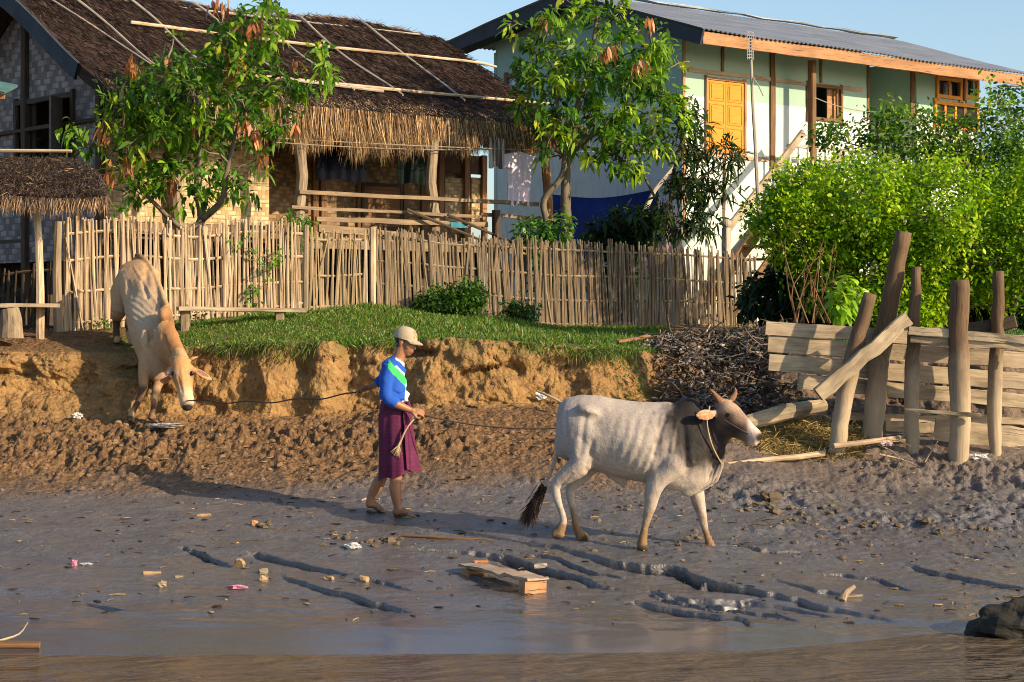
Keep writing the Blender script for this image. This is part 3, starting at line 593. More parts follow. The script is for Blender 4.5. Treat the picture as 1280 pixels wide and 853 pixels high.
# ---- pale house with metal roof
H2 = Fr(3.02, 32.0); W2 = -.9
h2 = empty('pale_green_house', (*H2(4, -3, 0)[:2], 2.1)); tag(h2, 'pale green and white house with orange shutters and metal roof', 'house')
m, nt, bs = newmat('painted_wall')
z = nd(nt, 'ShaderNodeSeparateXYZ', {0: vec(nt, 'st')}).outputs[1]; nn = noise(nt, vec(nt, 'st'), 1.8, 6, .65); nf = noise(nt, vec(nt, 'st', (8, 1.5, 4)), 2.5, 5, .65)
c = mixc(nt, mth(nt, 'GREATER_THAN', z, 5.93), (.58, .64, .60), (.27, .43, .36)); c = mixc(nt, ramp(nt, nn, [(.48, 0.), (.8, .35)]), c, (.42, .40, .33)); c = mixc(nt, ramp(nt, nf, [(.5, 0.), (.75, .45)]), c, (.36, .32, .25))
drip = ramp(nt, noise(nt, vec(nt, 'st', (5, .5, 1)), 3., 5, .7), [(.52, 0.), (.75, .5)]); c = mixc(nt, drip, c, (.30, .27, .21)); low = nd(nt, 'ShaderNodeMapRange', {0: mth(nt, 'ADD', z, nn), 1: 2.8, 2: 4.4, 3: .55, 4: 0.}).outputs[0]; c = mixc(nt, low, c, (.34, .28, .20)); nt.links.new(c, bs.inputs['Base Color']); bs.inputs['Roughness'].default_value = .75
bump(nt, bs, nf, .2, .004); M_wall2 = m
M_orange = wood('orange_paint', (.62, .21, .015), (.70, .27, .025), .55, .5, (.45, .22, .05), .25)
z0w = 2.1
def r2(x0, x1, y0, y1, wv=W2): 
    a, z1 = H2.px(wv, x0, y0); b_, _ = H2.px(wv, x1, y0); _, z0 = H2.px(wv, (x0+x1)/2, y1); return a, b_, z0, z1
tl = H2.px(W2, 850, 100)[0]; tA = H2.px(W2, 1084, 100)[0]; tB = H2.px(W2, 1143, 100)[0]; tR = H2.px(W2, 1206, 100)[0]
win = r2(1006, 1048, 106, 150); ow1 = r2(1168, 1197, 98, 122); ow2 = r2(1203, 1218, 98, 122); sh = r2(879, 927, 98, 192)
zE = 6.76
mb = MB(); holed(mb, H2, tl, tA, W2, z0w, 7.0, [win, sh], .1); holed(mb, H2, tB, tR+.3, W2, z0w, 7.0, [ow1, (ow2[0], min(ow2[1], tR+.2), ow2[2], ow2[3])], .1)
mb.build('front_wall', M_wall2, h2)
mb = MB(); wallbox(mb, H2, tA-.3, tB+.3, W2-1.1, z0w, 7.0, .1); wallbox(mb, H2, W2-1.1, W2-.05, tA, z0w, 7.0, .08, gable=True); wallbox(mb, H2, W2-1.1, W2-.05, tB, z0w, 7.0, .08, gable=True); mb.build('porch_wall', M_wall2, h2)
mb = MB(); wallbox(mb, H2, tl, tR+.3, -5.6, z0w, 7.1, .1); wallbox(mb, H2, -5.6, W2-.05, tR+.3, z0w, 7.0, .1, gable=True); mb.build('back_wall', M_wall2, h2)
mb = MB()
def roof2z(wv): return zE+.05+(7.80-zE-.05)*(-wv/3.2) if wv > -3.2 else 7.80-(7.80-7.27)*((-wv-3.2)/3.2)
gw = [-.95, -2., -3.2, -4.4, -5.6]
def hp(px, py):                             # photo pixel on the gable wall -> (w, z)
    r = (px-640)/F; a = H2(tl, 0, 0); w_ = (r*a[1]-a[0])/(UY+r*UX); return w_, HC+(HY-py)/F*(a[1]-UX*w_)
a0, a1 = hp(662, 92), hp(634, 120)
g0, g1, gz0, gz1 = a1[0], a0[0], a1[1], a0[1]
sp = sorted({*gw, g0, g1}, reverse=True)
for a, b_ in zip(sp, sp[1:]):
    segs = [(z0w, z0w, roof2z(a)-.1, roof2z(b_)-.1)]
    if a <= g1+1e-6 and b_ >= g0-1e-6: segs = [(z0w, z0w, gz0, gz0), (gz1, gz1, roof2z(a)-.1, roof2z(b_)-.1)]
    for q in segs: mb.add([H2(tl, a, q[0]), H2(tl, b_, q[1]), H2(tl, b_, q[3]), H2(tl, a, q[2])], [[3, 2, 1, 0]], 0, [(-a, q[0], 0), (-b_, q[1], 0), (-b_, q[3], 0), (-a, q[2], 0)])
mb.build('gable_wall', M_wall2, h2)
gwf = rect_frame(H2, tl-.03, g0, g1, gz0, gz1, .07, .05, M_brownwood, 'window_frame', h2, mull=((g0+g1)/2,), gable=True)
M_glass = plain('pale_pane', (.55, .62, .66), (.5, .56, .6), .25, 2, .5); mb = MB(); wallbox(mb, H2, g0, g1, tl+.03, gz0, gz1, .02, gable=True); mb.build('pane', M_glass, gwf)
# corrugated roof
M_tin = newmat('corrugated_metal'); m, nt, bs = M_tin; M_tin = m; bs.inputs['Metallic'].default_value = .35
r1 = noise(nt, vec(nt, 'st', (.6, 2.5, 1)), 1.6, 5, .6); r2_ = noise(nt, vec(nt, 'st', (3, .5, 1)), 2., 5, .7)
c = ramp(nt, r1, [(.35, (.20, .23, .27)), (.7, (.34, .37, .40))]); c = mixc(nt, ramp(nt, r2_, [(.62, 0.), (.78, .6)]), c, (.20, .11, .07)); nt.links.new(c, bs.inputs['Base Color']); bs.inputs['Roughness'].default_value = .5
T = np.arange(-.08, 9.1, .022); mb = MB()
for wa_, wb_ in ((.12, -3.2), (-3.2, -6.5)):
    wv = np.linspace(wa_, wb_, 12); A = np.array([[H2(t, a, roof2z(a)+.07+.014*math.sin(t*2*math.pi/.11)+.02*float(vn(t*.7, a*.8))) for a in wv] for t in T])
    mb.grid(A, 0, [[(t, a, 0) for a in wv] for t in T], flip=True); mb.grid(A-Z3*.006, 0, [[(t, a, 0) for a in wv] for t in T])
rf = mb.build('roof', M_tin, h2, smooth=True)
mb = MB(); mb.beam(H2(-.1, -3.2, 7.92), H2(9.1, -3.2, 7.92), .12, .02, Z3, seg=16, jit=.008); mb.build('ridge_cap', M_tin, rf)
mb = MB(); mb.beam(H2(0.0, .06, zE-.03), H2(9.0, .06, zE-.03), .035, .20, Z3, seg=16, jit=.003); mb.build('fascia_board', M_fascia, h2)
M_bargedark = plain('dark_blue_barge', (.035, .045, .06), (.02, .026, .036), .7, 4)
for a, b_ in ((.08, -3.2), (-3.2, -6.5)): mb = MB(); mb.beam(H2(-.03, a, roof2z(a)-.06), H2(-.03, b_, roof2z(b_)-.06), .04, .24, Z3, seg=5); mb.build('barge_board', M_bargedark, h2)
mb = MB(); mb.beam(H2(.22, .0, roof2z(0)-.10), H2(.22, -3.2, roof2z(-3.2)-.10), .45, .03, Z3, seg=3); mb.beam(H2(.22, -3.2, roof2z(-3.2)-.10), H2(.22, -6.4, roof2z(-6.4)-.10), .45, .03, Z3, seg=3); mb.build('soffit', M_bargedark, h2)
# posts and battens on the front
for x, y0, y1, wd, wv in ((903, 50, 90, .07, .055), (966, 58, 215, .12, .07), (1026, 65, 104, .06, .055), (1085, 75, 150, .06, .055), (1141, 82, 150, .12, .07), (1206, 95, 215, .09, .07), (855, 48, 300, .06, .055), (905, 195, 310, .06, .055)):
    t, z1 = H2.px(W2+wv, x, y0); _, z0 = H2.px(W2+wv, x, y1); mb = MB(); mb.beam(H2(t, W2+wv, z0), H2(t, W2+wv, z1), wd, .03, N3, seg=8, jit=.003); mb.build('wall_batten', M_brownwood if x != 855 else M_fascia, h2)
for x0, y0, x1, y1 in ((860, 88, 1078, 112), (860, 190, 960, 202), (1143, 92, 1206, 97)):
    a, z0 = H2.px(W2+.06, x0, y0); b_, z1 = H2.px(W2+.06, x1, y1); mb = MB(); mb.beam(H2(a, W2+.06, (z0+z1)/2), H2(b_, W2+.06, (z0+z1)/2), .02, .07, Z3, seg=10); mb.build('wall_batten', wood('pale_batten', (.36, .24, .15), (.52, .38, .26), .8), h2)
M_dk = plain('room_dark', (.02, .018, .016), None, .9)
t = win; f = rect_frame(H2, W2+.07, t[0], t[1], t[2], t[3], .06, .04, M_brownwood, 'window_frame', h2, mull=(t[1]-.12,))
mb = MB(); wallbox(mb, H2, t[1]-.30, t[1]-.04, W2-.02, t[2], t[3], .03); mb.build('casement', M_fascia, f)
f = rect_frame(H2, W2+.075, sh[0], sh[1], sh[2], sh[3], .045, .05, M_fascia, 'window_frame', h2)
md = (sh[0]+sh[1])/2
for a, b_ in ((sh[0]+.03, md-.006), (md+.006, sh[1]-.03)):
    mb = MB(); wallbox(mb, H2, a, b_, W2+.06, sh[2]+.03, sh[3]-.03, .03); zs = [sh[2]+.06, sh[2]+.42, sh[2]+.48, sh[3]-.42, sh[3]-.36, sh[3]-.06]
    for z0, z1 in ((zs[0], zs[1]), (zs[2], zs[3]), (zs[4], zs[5])):
        for k, ins in enumerate((.05, .085)): 
            if k == 0: 
                for (p, q, wdd) in (((a+ins, z0), (a+ins, z1), .018), ((b_-ins, z0), (b_-ins, z1), .018)): mb.beam(H2(p[0], W2+.078, p[1]), H2(q[0], W2+.078, q[1]), wdd, .016, N3, seg=2)
                mb.beam(H2(a+ins, W2+.078, z0), H2(b_-ins, W2+.078, z0), .016, .018, Z3, seg=2); mb.beam(H2(a+ins, W2+.078, z1), H2(b_-ins, W2+.078, z1), .016, .018, Z3, seg=2)
            else: wallbox(mb, H2, a+ins, b_-ins, W2+.079, z0+.035, z1-.035, .014)
    mb.build('shutter', M_orange, f)
for q in (ow1, ow2):
    f = rect_frame(H2, W2+.07, q[0], q[1], q[2], q[3], .07, .05, M_orange, 'window_frame', h2, mull=((q[0]+q[1])/2,) if q is ow1 else ())
    mb = MB(); wallbox(mb, H2, q[0], q[1], W2-.02, q[2], q[3], .02); mb.build('pane', plain('dark_glass', (.03, .035, .04), None, .12, 2, .6), f)
lw = r2(1165, 1218, 128, 160); f = rect_frame(H2, W2+.07, lw[0], lw[1], lw[2], lw[3], .07, .05, M_orange, 'window_frame', h2, mull=(lw[0]+.3, lw[0]+.62)); mb = MB(); wallbox(mb, H2, lw[0], lw[1], W2+.055, lw[2], lw[3], .01); mb.build('pane', M_dk, f)
pd = r2(1088, 1122, 108, 200, W2-1.1); mb = MB(); wallbox(mb, H2, pd[0], pd[1], W2-1.02, pd[2], pd[3], .05)
for s in (.25, .55): mb.ell(H2(pd[0]+(pd[1]-pd[0])*.5, W2-.99, pd[3]-.45-s), (.2, .03, .14), None)
mb.build('door', M_orange, h2)
# porch post, balustrade, stair
t, z1 = H2.px(W2+.5, 1015, 66); mb = MB(); mb.beam(H2(t, W2+.5, 2.1), H2(t, W2+.5, 6.68), .12, .12, N3, seg=8); mb.build('porch_post', M_brownwood, h2)
mb = MB(); a, _ = H2.px(W2+.5, 985, 200); b_, _ = H2.px(W2+.5, 1150, 200); zr = H2.px(W2+.5, 1015, 186)[1]; mb.beam(H2(a, W2+.5, zr+.02), H2(b_, W2+.5, zr+.02), .07, .05, Z3); mb.build('balustrade_rail', M_pole, h2)
mb = MB(); mb.beam(H2(a, W2+.25, zr-.78), H2(b_, W2+.25, zr-.78), .7, .12, Z3); mb.build('porch_floor', M_brownwood, h2)
M_white = plain('white_paint', (.74, .74, .70), (.6, .6, .56), .6, 6)
for k in np.linspace(a+.05, b_-.05, 16):
    mb = MB(); zz_ = np.array([-.7, -.66, -.62, -.5, -.35, -.2, -.1, -.05, 0]); rr_ = np.array([.04, .04, .025, .045, .03, .02, .03, .025, .03]); mb.tube([H2(k, W2+.5, zr+q) for q in zz_], rr_, 8, sm=2); mb.build('baluster', M_white, h2, smooth=True)
ax, az = H2.px(W2+1.0, 908, 285); bx, bz = H2.px(W2+.75, 1004, 166); cx_, cz_ = H2.px(W2+.6, 1054, 190)
mb = MB(); mb.beam(H2(ax, W2+1.0, az-.05), H2(bx, W2+.75, bz), .06, .13, Z3); mb.build('stair_rail', M_plank, h2)
mb = MB(); mb.beam(H2(cx_-.45, W2+.62, cz_-.35), H2(cx_, W2+.6, cz_), .06, .12, Z3); mb.build('stair_rail', M_plank, h2)
for dw in (.2, 1.0): mb = MB(); mb.beam(H2(ax-.2, W2+dw+.1, 2.1), H2(bx+.1, W2+dw, zr-.9), .05, .22, Z3); mb.build('stair_stringer', M_brownwood, h2)
mb = MB()
for k in range(9): q = (k+.5)/9; mb.beam(H2(ax-.2+(bx+.3-ax)*q, W2+.2, 2.15+(zr-3.05)*q), H2(ax-.2+(bx+.3-ax)*q, W2+1.1, 2.15+(zr-3.05)*q), .24, .04, Z3, seg=1)
mb.build('stair_tread', M_brownwood, h2)
mb = MB(); mb.beam(H2(ax, W2+1.0, 2.1), H2(ax, W2+1.0, az), .12, .12, N3); mb.ell(H2(ax, W2+1.0, az+.07), (.08, .08, .09)); mb.build('newel_post', M_pole, h2)
# antenna
an = empty('antenna_mast', P(950, 300, 31.3)); tag(an, 'crooked pole topped with a small grid aerial by the orange shutter', 'antenna')
mb = MB(); mb.tube([P(950, 300, 31.3), P(947, 240, 31.3), P(944, 180, 31.35), P(941, 130, 31.3), P(939, 80, 31.3), P(938, 44, 31.3)], [.035, .032, .03, .027, .022, .02], 7, sm=3, jit=.06); mb.tube([P(940, 95, 31.3), P(948, 107, 31.2), P(954, 120, 31.1)], .01, 5); mb.build('pole', M_pole, an)
mb = MB(); q = P(938, 58, 31.25); ma = plain('dull_aluminium', (.45, .45, .43), (.3, .28, .26), .5, 8, .5, .5)
for i in range(9): z_ = -.19+i*.05; mb.tube([q+Z3*z_-U3*.075, q+Z3*(z_+.012)+U3*.0, q+Z3*z_+U3*.075], .008, 5)
for i in (-.07, -.02, .03, .07): mb.tube([q+U3*i-Z3*.21, q+U3*i+Z3*.23], .007, 5)
mb.build('aerial', ma, an)
wire('house_wire', [P(1018, 122, 32.8), P(1110, 140, 34)], .008, M_wire, 'slack pale wire beside the porch post', 'wire', .08)
# blue tarpaulin behind the trees
def sheet(name, corners, mat, label, cat, fold=.08, nf=3, n=24, th=.008):
    c = [np.array(q) for q in corners]; nrm = np.cross(c[1]-c[0], c[3]-c[0]); nrm /= np.linalg.norm(nrm); mb = MB(); ph = random.random()*5
    def p(u, v, s): return (c[0]*(1-u)+c[1]*u)*(1-v)+(c[3]*(1-u)+c[2]*u)*v+nrm*(fold*math.sin(u*nf*6.28+v*4+ph)*(.4+.6*v)+fold*.5*math.sin(u*4-v*9)+s*th)-Z3*.1*math.sin(u*math.pi)*(1-v)
    su = np.linspace(0, 1, n)
    for s in (-1, 1): mb.grid([[p(u, v, s) for v in su] for u in su], flip=(s < 0))
    return tag(mb.build(name, mat, smooth=True), label, cat)
def gpl(t, px, py):
    r = (px-640)/F; a = H2(t, 0, 0); w_ = (r*a[1]-a[0])/(UY+r*UX); return np.array((r*(a[1]-UX*w_), a[1]-UX*w_, HC+(HY-py)/F*(a[1]-UX*w_)))
sheet('blue_tarpaulin', [gpl(-.5, 690, 243), gpl(-.5, 822, 236), gpl(-.5, 812, 322), gpl(-.5, 690, 325)], M_blue, 'deep blue tarpaulin hung behind the trees and fence', 'tarpaulin', .035, 1.5)
M_pink = plain('pink_sheet', (.52, .34, .38), (.45, .28, .33), .9, 4)
sheet('pink_sheet', [gpl(.1, 815, 252), gpl(.1, 836, 248), gpl(.1, 836, 315), gpl(.1, 815, 315)], M_pink, 'dusty pink sheet hanging beside the blue tarpaulin', 'sheet', .03)
mb = MB(); mb.tube([P(775, 404, 30.5), P(806, 263, 30.9), P(845, 205, 31.2)], [.045, .04, .03], 7, sm=3); tag(mb.build('prop_pole', M_pole), 'slanting bare pole propped over the blue tarpaulin', 'pole')

# ---- small thatched shed at the left edge
sh_ = empty('thatched_shed', P(0, 412, 22.8)); tag(sh_, 'small open shed with thatched lean-to roof at left edge', 'shed')
def srp(a, v, lift=0): # a 0..1 left to right, v 0 top .. 1 eave
    return P(-260*(1-a)+(80+52*v)*a, 197, 24.0)*(1-v)+v*(P(-290*(1-a)+134*a, 243+4*math.sin(a*9), 22.0))+Z3*(lift+.06*math.sin(v*3.1))
A = np.array([[srp(a, v)+Z3*.02*float(fbm(a*20, v*6, 0., 3)) for v in np.linspace(0, 1, 16)] for a in np.linspace(0, 1, 50)]); ST = np.array([[(a*4, v*2.2, 0) for v in np.linspace(0, 1, 16)] for a in np.linspace(0, 1, 50)])
mb = MB(); mb.grid(A, 0, ST); mb.grid(A-Z3*.1, 0, ST, flip=True); srf = mb.build('roof', M_thatch, sh_, smooth=True)
mb = MB(); n = 9000; aa, vv = rng.uniform(0, 1, n), rng.uniform(0, 1, n)**.8; O = np.array([srp(a, v, .02) for a, v in zip(aa, vv)]); d0 = srp(.5, 1)-srp(.5, .0); d0 /= np.linalg.norm(d0)
dr = d0+rng.normal(0, .18, (n, 3))+Z3*.08; dr /= np.linalg.norm(dr, axis=1)[:, None]; straws(mb, O, dr, rng.uniform(.1, .25, n), .008, mixcols(n, [(.20, .14, .10), (.10, .07, .055), (.30, .21, .15), (.15, .10, .08)], .2), .1)
n = 3500; aa = rng.uniform(0, 1, n); O = np.array([srp(a, 1-abs(rng.normal(0, .04)), -.01) for a in aa]); dr = d0*.55+np.array([0, 0, -.6])+rng.normal(0, .2, (n, 3)); dr /= np.linalg.norm(dr, axis=1)[:, None]
straws(mb, O, dr, rng.uniform(.1, .26, n), .010, mixcols(n, [(.42, .29, .17), (.30, .20, .12), (.16, .11, .08)], .2), .3); mb.build('roof_straw', M_straw, srf)
mb = MB(); mb.tube([srp(-.0, .0, .08), srp(.95, .0, .08)], .022, 6, sm=4); mb.tube([srp(.6, .06, .10), srp(1.0, .10, .10)], .02, 6); mb.build('ridge_pole', M_bamboo, srf)
for x, D, top, r0, mt in ((50, 22.3, 243, .045, M_bamboo), (-180, 22.3, 243, .05, M_bamboo), (98, 24.2, 210, .04, M_darkwood)):
    q = P(x, 414, D); q[2] = gz(q[0], q[1])-.05; mb = MB(); e = P(x-5, top, D); mb.tube([q, q*.5+e*.5+(.02, 0, 0), e], [r0*1.1, r0, r0*.85], 8, sm=3, jit=.04); mb.build('post', mt, sh_)
mb = MB(); mb.beam(P(-240, 250, 22.3), P(120, 249, 22.3), .06, .06, Z3); mb.beam(P(-20, 262, 22.6), P(60, 247, 23.2), .04, .05, Z3); mb.build('eave_beam', M_fascia, sh_)
gr_ = empty('tin_awning', P(0, 118, 23.4)); tag(gr_, 'corner of a small green tin awning at the left edge', 'awning')
mb = MB(); mb.beam(P(-90, 92, 23.4), P(14, 112, 23.4), .5, .03, Z3+N3*.4); mb.build('roof_sheet', plain('green_tin', (.08, .17, .15), (.05, .12, .11), .6, 4), gr_); mb = MB(); mb.beam(P(-60, 118, 23.5), P(6, 119, 23.5), .04, .10, Z3); mb.beam(P(-58, 118, 23.6), P(-58, 412, 23.6), .06, .06, (0, 1, 0)); mb.build('frame', M_fascia, gr_)
tb = empty('plank_table', P(12, 412, 21.9)); tag(tb, 'low plank table standing on a cut stump at left edge', 'table')
mb = MB(); mb.beam(P(-120, 383, 21.9), P(74, 382, 22.2), .5, .04, Z3, jit=.004); mb.build('table_top', M_plank, tb)
q = P(14, 416, 21.9); mb = MB(); mb.tube([q-Z3*.06, q+Z3*.14, P(12, 386, 21.9)], [.135, .12, .10], 12, jit=.04, sm=2); mb.build('stump', M_driftwood, tb)

# ------------------------------------------------------------------ bamboo fence
def fence(name, xs, tops, bots, Ds_, label, mat, sp=.0178, lean=0., rails=4, gap=0.0, jit=.035, rad=(.008, .018)):
    f = empty(name, P(np.mean(xs), np.mean(bots), np.mean(Ds_))); tag(f, label, 'fence')
    A = np.array([P(x, t, d) for x, t, d in zip(xs, tops, Ds_)]); B = np.array([P(x, b, d) for x, b, d in zip(xs, bots, Ds_)])
    for b_ in B: b_[2] = gz(b_[0], b_[1])-.04
    L = np.concatenate([[0], np.cumsum(np.linalg.norm(np.diff(B[:, :2], axis=0), axis=1))]); mb = MB(); s = 0; fn = np.cross((B[-1]-B[0])/L[-1], Z3)
    while s < L[-1]:
        p = np.array([np.interp(s, L, B[:, k]) for k in range(3)]); q = np.array([np.interp(min(max(s+lean+random.gauss(0, jit), 0), L[-1]), L, A[:, k]) for k in range(3)])
        q[2] += random.gauss(0, .035)-(.10 if random.random() < .08 else 0); q = q+U3*(random.gauss(0, .07) if random.random() < .25 else 0); side = random.choice((-1, 1))*.016; r = random.uniform(*rad)
        p = p+fn*side; q = q+fn*(side+random.gauss(0, .012)); m_ = (p+q)/2+fn*random.gauss(0, .007)+U3*random.gauss(0, .006)
        mb.tube([p, m_, q], [r*1.1, r, r*.8], 5, jit=.1); s += sp*random.uniform(.65, 1.35)
    mb.build('stake_panel', mat, f)
    for k in range(rails):
        h = .10+.80*k/(rails-1)+random.uniform(-.03, .03); mb = MB(); mb.tube([B[i]*(1-h)+A[i]*h+Z3*random.gauss(0, .012) for i in range(len(A))], .016, 5, sm=4, jit=.08); mb.build('rail', mat, f)
    return f
f1 = fence('bamboo_fence', (80, 160, 240, 310, 380), (277, 272, 284, 276, 281), (415, 414, 405, 394, 390), (23, 23.3, 23.65, 24., 24.3), 'pale sunlit bamboo stake fence behind the tan cow', M_bamboo, lean=-.02)
mb = MB(); q = P(73, 416, 22.95); q[2] = gz(q[0], q[1])-.1; mb.tube([q, P(71, 345, 22.95), P(73, 277, 22.95)], [.055, .05, .045], 8, jit=.05, sm=2); mb.build('post', M_driftwood, f1)
mb = MB(); q = P(382, 392, 24.3); q[2] = gz(q[0], q[1])-.1; mb.tube([q, P(383, 282, 24.3)], .035, 7, jit=.05, sm=3); mb.build('post', M_driftwood, f1)
bn_ = empty('plank_bench', P(300, 402, 22.9)); tag(bn_, 'long narrow plank bench along the pale bamboo fence', 'bench')
mb = MB(); mb.beam(P(222, 386, 22.75), P(381, 388, 23.2), .22, .045, Z3, jit=.004); mb.build('seat', M_plank, bn_)
for x, D in ((232, 22.8), (350, 23.1)): q = P(x, 400, D); q[2] = gz(q[0], q[1])-.03; e = P(x, 389, D); mb = MB(); mb.beam(q, e, .10, .12, (0, 1, 0), seg=2); mb.build('leg', M_driftwood, bn_)
f2 = fence('bamboo_gate', (386, 420, 455), (291, 292, 291), (389, 387, 384), (24.35, 24.6, 24.85), 'brownish bamboo gate panel between the two fences', wood('tan_bamboo', (.26, .19, .11), (.50, .38, .22), .65, .5, (.07, .05, .03), .4), sp=.023, lean=.0, rails=3)
mb = MB(); q = P(458, 384, 24.9); q[2] = gz(q[0], q[1])-.1; mb.tube([q, P(457, 300, 24.9)], .02, 7, sm=3); mb.build('post', M_pole, f2)
f3 = fence('bamboo_fence', (467, 520, 560, 630, 700, 780, 860, 945), (287, 290, 297, 300, 303, 306, 312, 322), (383, 385, 396, 404, 410, 412, 410, 408), (25, 25.4, 25.7, 26.3, 26.9, 27.6, 28.3, 29.1), 'long grey brown bamboo fence leaning behind the grass bank', M_bamboo_grey_shade, lean=-.06, rails=4, sp=.0185, rad=(.009, .018))
mb = MB(); q = P(466, 384, 24.95); q[2] = gz(q[0], q[1])-.1; mb.tube([q, P(466, 284, 24.95)], .04, 7, jit=.05, sm=3); mb.build('post', M_bamboo, f3)
fs = fence('bamboo_fence', (5, 40, 75), (335, 332, 330), (413, 413, 413), (24.2, 24.2, 24.2), 'dark short bamboo fence in the shade of the shed', M_darkwood, sp=.06, rails=2)

# ------------------------------------------------------------------ timber retaining wall at the right
m = M_driftwood.copy(); m.name = 'silted_post'; nt = m.node_tree; bs = nt.nodes['Principled BSDF']; old = bs.inputs['Base Color'].links[0].from_socket
zf = nd(nt, 'ShaderNodeSeparateXYZ', {0: vec(nt, 'pos')}).outputs[2]; zf = mth(nt, 'ADD', zf, mth(nt, 'MULTIPLY', mth(nt, 'SUBTRACT', noise(nt, vec(nt, 'pos'), 4., 4), .5), .7))
mr = nd(nt, 'ShaderNodeMapRange', {0: zf, 1: 1.35, 2: 1.95, 3: 0., 4: 1.}).outputs[0]
hi_ = mixc(nt, 1., old, (.50, .42, .36), 'MULTIPLY'); lo_ = mixc(nt, .5, old, (.46, .37, .25)); nt.links.new(mixc(nt, mr, lo_, hi_), bs.inputs['Base Color']); M_postwood = m
rw = empty('plank_retaining_wall', P(1120, 578, 19.9)); tag(rw, 'weathered plank retaining wall on crooked driftwood posts', 'retaining wall')
def plk(x0, y0, x1, y1, hpx, D0=20.15, D1=20.25, th=.035, mat=M_plank, name='plank', jit=.003):
    a, b_ = P(x0, y0, D0), P(x1, y1, D1); mb = MB(); mb.beam(a, b_, th, hpx/F*D0, Z3, seg=10, jit=jit); return mb.build(name, mat, rw)
plk(957, 410, 1300, 432, 17); plk(960, 430, 1300, 452, 20, D0=20.17); plk(961, 453, 1300, 479, 21, D0=20.15); plk(998, 477, 1300, 503, 18, D0=20.16)
plk(1040, 520, 1300, 528, 9, D0=20.4, D1=20.5); plk(1107, 533, 1175, 535, 13, 20.35, 20.35); plk(1168, 536, 1300, 552, 28, 20.05, 20.1); plk(1256, 570, 1310, 572, 21, 20.0, 20.0); plk(1060, 558, 1140, 547, 6, 20.1, 20.1, name='pole')
plk(1020, 546, 1100, 552, 10, 20.5, 20.5)
def post(pts, rs, D, name='post'):
    pts = [P(x, y, D+dd) for x, y, dd in pts]; q = pts[0]; q[2] = min(q[2], gz(q[0], q[1]))-.08
    mb = MB(); k = crom(np.c_[np.array(pts), rs], 6); k[1:-1, :3] += rng.normal(0, .004, (len(k)-2, 3)); kk = k[:, 3]*(1+.035*rng.normal(0, 1, len(k)))
    mb.tube(k[:, :3], kk, 12, jit=.045); return mb.build(name, M_postwood, rw, smooth=True)
post([(1044, 580, .0), (1052, 520, .05), (1068, 440, .1), (1088, 367, .1)], [.085, .085, .085, .065], 19.7)
post([(1088, 571, .2), (1096, 480, .15), (1108, 400, .1), (1130, 290, .0)], [.105, .105, .10, .075], 19.95)
post([(1142, 580, .0), (1139, 500, .0), (1142, 420, .0), (1146, 334, .0)], [.06, .075, .065, .045], 19.85)
post([(1198, 583, .0), (1200, 500, .0), (1198, 420, .0), (1200, 350, .0)], [.10, .105, .10, .09], 19.6)
post([(1245, 582, .0), (1243, 500, .0), (1247, 420, .0), (1248, 339, .0)], [.06, .075, .065, .055], 19.8)
mb = MB(); mb.beam(P(1023, 494, 19.55), P(1135, 398, 19.7), .06, .145, Z3, seg=8, jit=.004); mb.build('brace_board', M_plank, rw)
mb = MB(); mb.beam(P(1136, 413, 19.65), P(1300, 427, 19.5), .05, .085, Z3, seg=8, jit=.004); mb.beam(P(1138, 424, 19.68), P(1300, 436, 19.52), .04, .06, Z3, seg=8, jit=.004); mb.build('top_rail', M_plank, rw)
mb = MB(); mb.beam(P(1132, 513, 19.6), P(1227, 520, 19.4), .04, .035, Z3, jit=.003); mb.build('batten', M_plank, rw)
mb = MB(); mb.beam(P(1195, 416, 20.0), P(1270, 402, 19.8), .13, .13, Z3, seg=6, jit=.008); tag(mb.build('timber_offcut', M_darkwood), 'dark squared timber lying on top of the plank wall', 'timber')
# ------------------------------------------------------------------ plants
def leafmesh(mb, O, Dr, L, W, cols, droop=.35, mat=0, fold=True):
    """curved pointed leaves: origin, direction, length, width (arrays); 6 verts, 2 quads + tips"""
    n = len(O); L = np.broadcast_to(L, n)[:, None]; W = np.broadcast_to(W, n)[:, None]; Dr = Dr/(np.linalg.norm(Dr, axis=1)[:, None]+1e-9)
    s = np.cross(Dr, (0, 0, 1.)); s /= np.linalg.norm(s, axis=1)[:, None]+1e-6; up = np.cross(s, Dr); a = rng.normal(0, .55, (n, 1)); s = s*np.cos(a)+up*np.sin(a)
    g = np.array((0, 0, -1.)); p1 = O+Dr*L*.33+g*L*droop*.10; p2 = O+Dr*L*.70+g*L*droop*.38; p3 = O+Dr*L+g*L*droop*.85
    V = np.stack([O, p1+s*W*.5, p1-s*W*.5, p2+s*W*.42, p2-s*W*.42, p3], 1).reshape(-1, 3); k = np.arange(n)[:, None]*6
    mb.add(V, [k+np.array([0, 2, 1]), k+np.array([1, 2, 4, 3]), k+np.array([3, 4, 5])], mat, V, np.repeat(cols, 6, 0))
def inblobs(blobs, n, shell=.55):
    """points in a union of ellipsoids (cx, cy, cz, rx, ry, rz), denser towards the surface"""
    vol = np.array([b[3]*b[4]*b[5] for b in blobs])**.75; k = rng.choice(len(blobs), n, p=vol/vol.sum()); B = np.array([b[:6] for b in blobs])[k]
    d = rng.normal(0, 1, (n, 3)); d /= np.linalg.norm(d, axis=1)[:, None]; r = rng.uniform(0, 1, (n, 1))**(1/3.)
    r = np.where(rng.uniform(0, 1, (n, 1)) < shell, rng.uniform(.72, 1.05, (n, 1)), r)
    return B[:, :3]+d*r*B[:, 3:], d
def pblob(px, py, D, rx, ry, rd): c = P(px, py, D); return (*c, rx/F*D, rd, ry/F*D)
